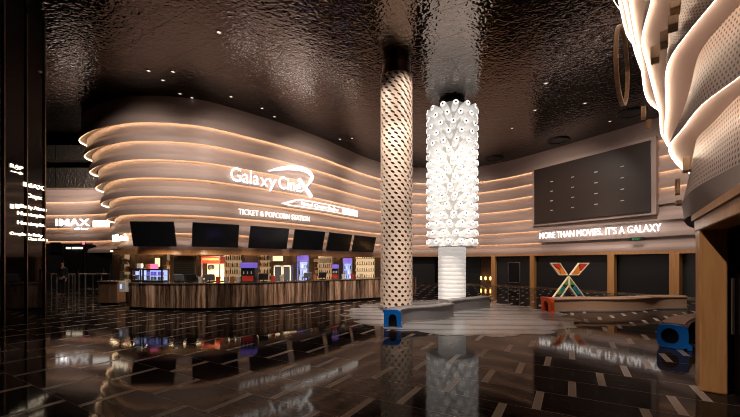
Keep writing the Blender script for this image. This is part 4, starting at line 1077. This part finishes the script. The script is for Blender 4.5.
# column spots
for (x, y, tx, ty, pw_) in ((-.6, 9.0, .96, 12.7, 500), (2.8, 10.2, 1., 12.7, 260), (2.3, 11.3, 3.64, 15.5, 300), (5.6, 12.5, 3.64, 15.5, 200)):
    spot((x, y, 8.7), (tx, ty, 3.0), pw_ * 3.6, .9, .7)
spot((1.5, 7.5, 8.7), (2.2, 11.0, 0), 3200, .75, .8)
spot((4.2, 8.4, 8.7), (8.6, 12.3, .4), 3800, .62, .7)
spot((5.4, 10.2, 8.7), (PX(569, 14), 14, .9), 800, .35, .7)
spot((-4.5, 7.5, 8.7), (-5.8, 12.2, .5), 1500, .9, .8)
spot((-.5, 9.5, 8.7), (-1.8, 14.5, .5), 2000, .7, .8)
spot((-8.5, 8.5, 8.7), (-8.7, 12.8, .5), 500, .7, .8)
for (x, y) in ((-8.3, 13.6), (-6.5, 14.), (-4.9, 14.6), (-3.2, 15.9), (-1.7, 17.2), (-.3, 18.6)):
    spot((x, y, 2.2), (x - .3, y + .8, .6), 300, 2.3, .8, (1, .72, .45), .03)  # unseen warm spots added to brighten the concession interior
spot((1.5, 5.2, 8.7), (6.1, 7.1, .3), 260, .25, .7)  # fill spot added for the bench under the bulge
spot((-3.2, .8, 8.7), (4.45, 4.55, 1.0), 2200, .3, .8)  # unseen spot added to light the door jamb

spot((-14.5, 15.8, 5.), (-17.5, 20.2, 7.2), 2200, 1.1, .8)  # unseen spot added in mid-air to brighten the lobby mirror bands
spot((-14.8, 15.5, 8.6), (-17, 21, 4.0), 500, 1.2, .8)
for (x, y, tx, ty) in ((9, 20.5, 9.5, 24.2), (10.5, 17, 12.8, 19.4), (11.5, 14, 14.2, 16.8)):
    spot((x, y, 8.7), (tx, ty, 1.0), 900, .7, .9)
w = bpy.data.worlds.new('World'); SC.world = w; w.use_nodes = True
w.node_tree.nodes['Background'].inputs[0].default_value = (.02, .016, .013, 1); w.node_tree.nodes['Background'].inputs[1].default_value = .5

cam = bpy.data.cameras.new('Camera'); co = bpy.data.objects.new('Camera', cam); C.objects.link(co)
co.location = (0, 0, H); co.rotation_euler = (PI / 2, 0, 0)
cam.sensor_width = 36; cam.lens = 36 * F / 740; cam.shift_y = (HY - 208.5) / 740; cam.clip_end = 200; cam.clip_start = .05
SC.camera = co
SC.view_settings.view_transform = 'Standard'; SC.view_settings.look = 'None'; SC.view_settings.gamma = 1; SC.view_settings.exposure = 0; SC.view_settings.use_curve_mapping = False
SC.cycles.use_denoising = True; SC.cycles.filter_width = 1.0
SC.cycles.max_bounces = 8; SC.cycles.glossy_bounces = 4; SC.cycles.diffuse_bounces = 3
SC.cycles.sample_clamp_indirect = 6
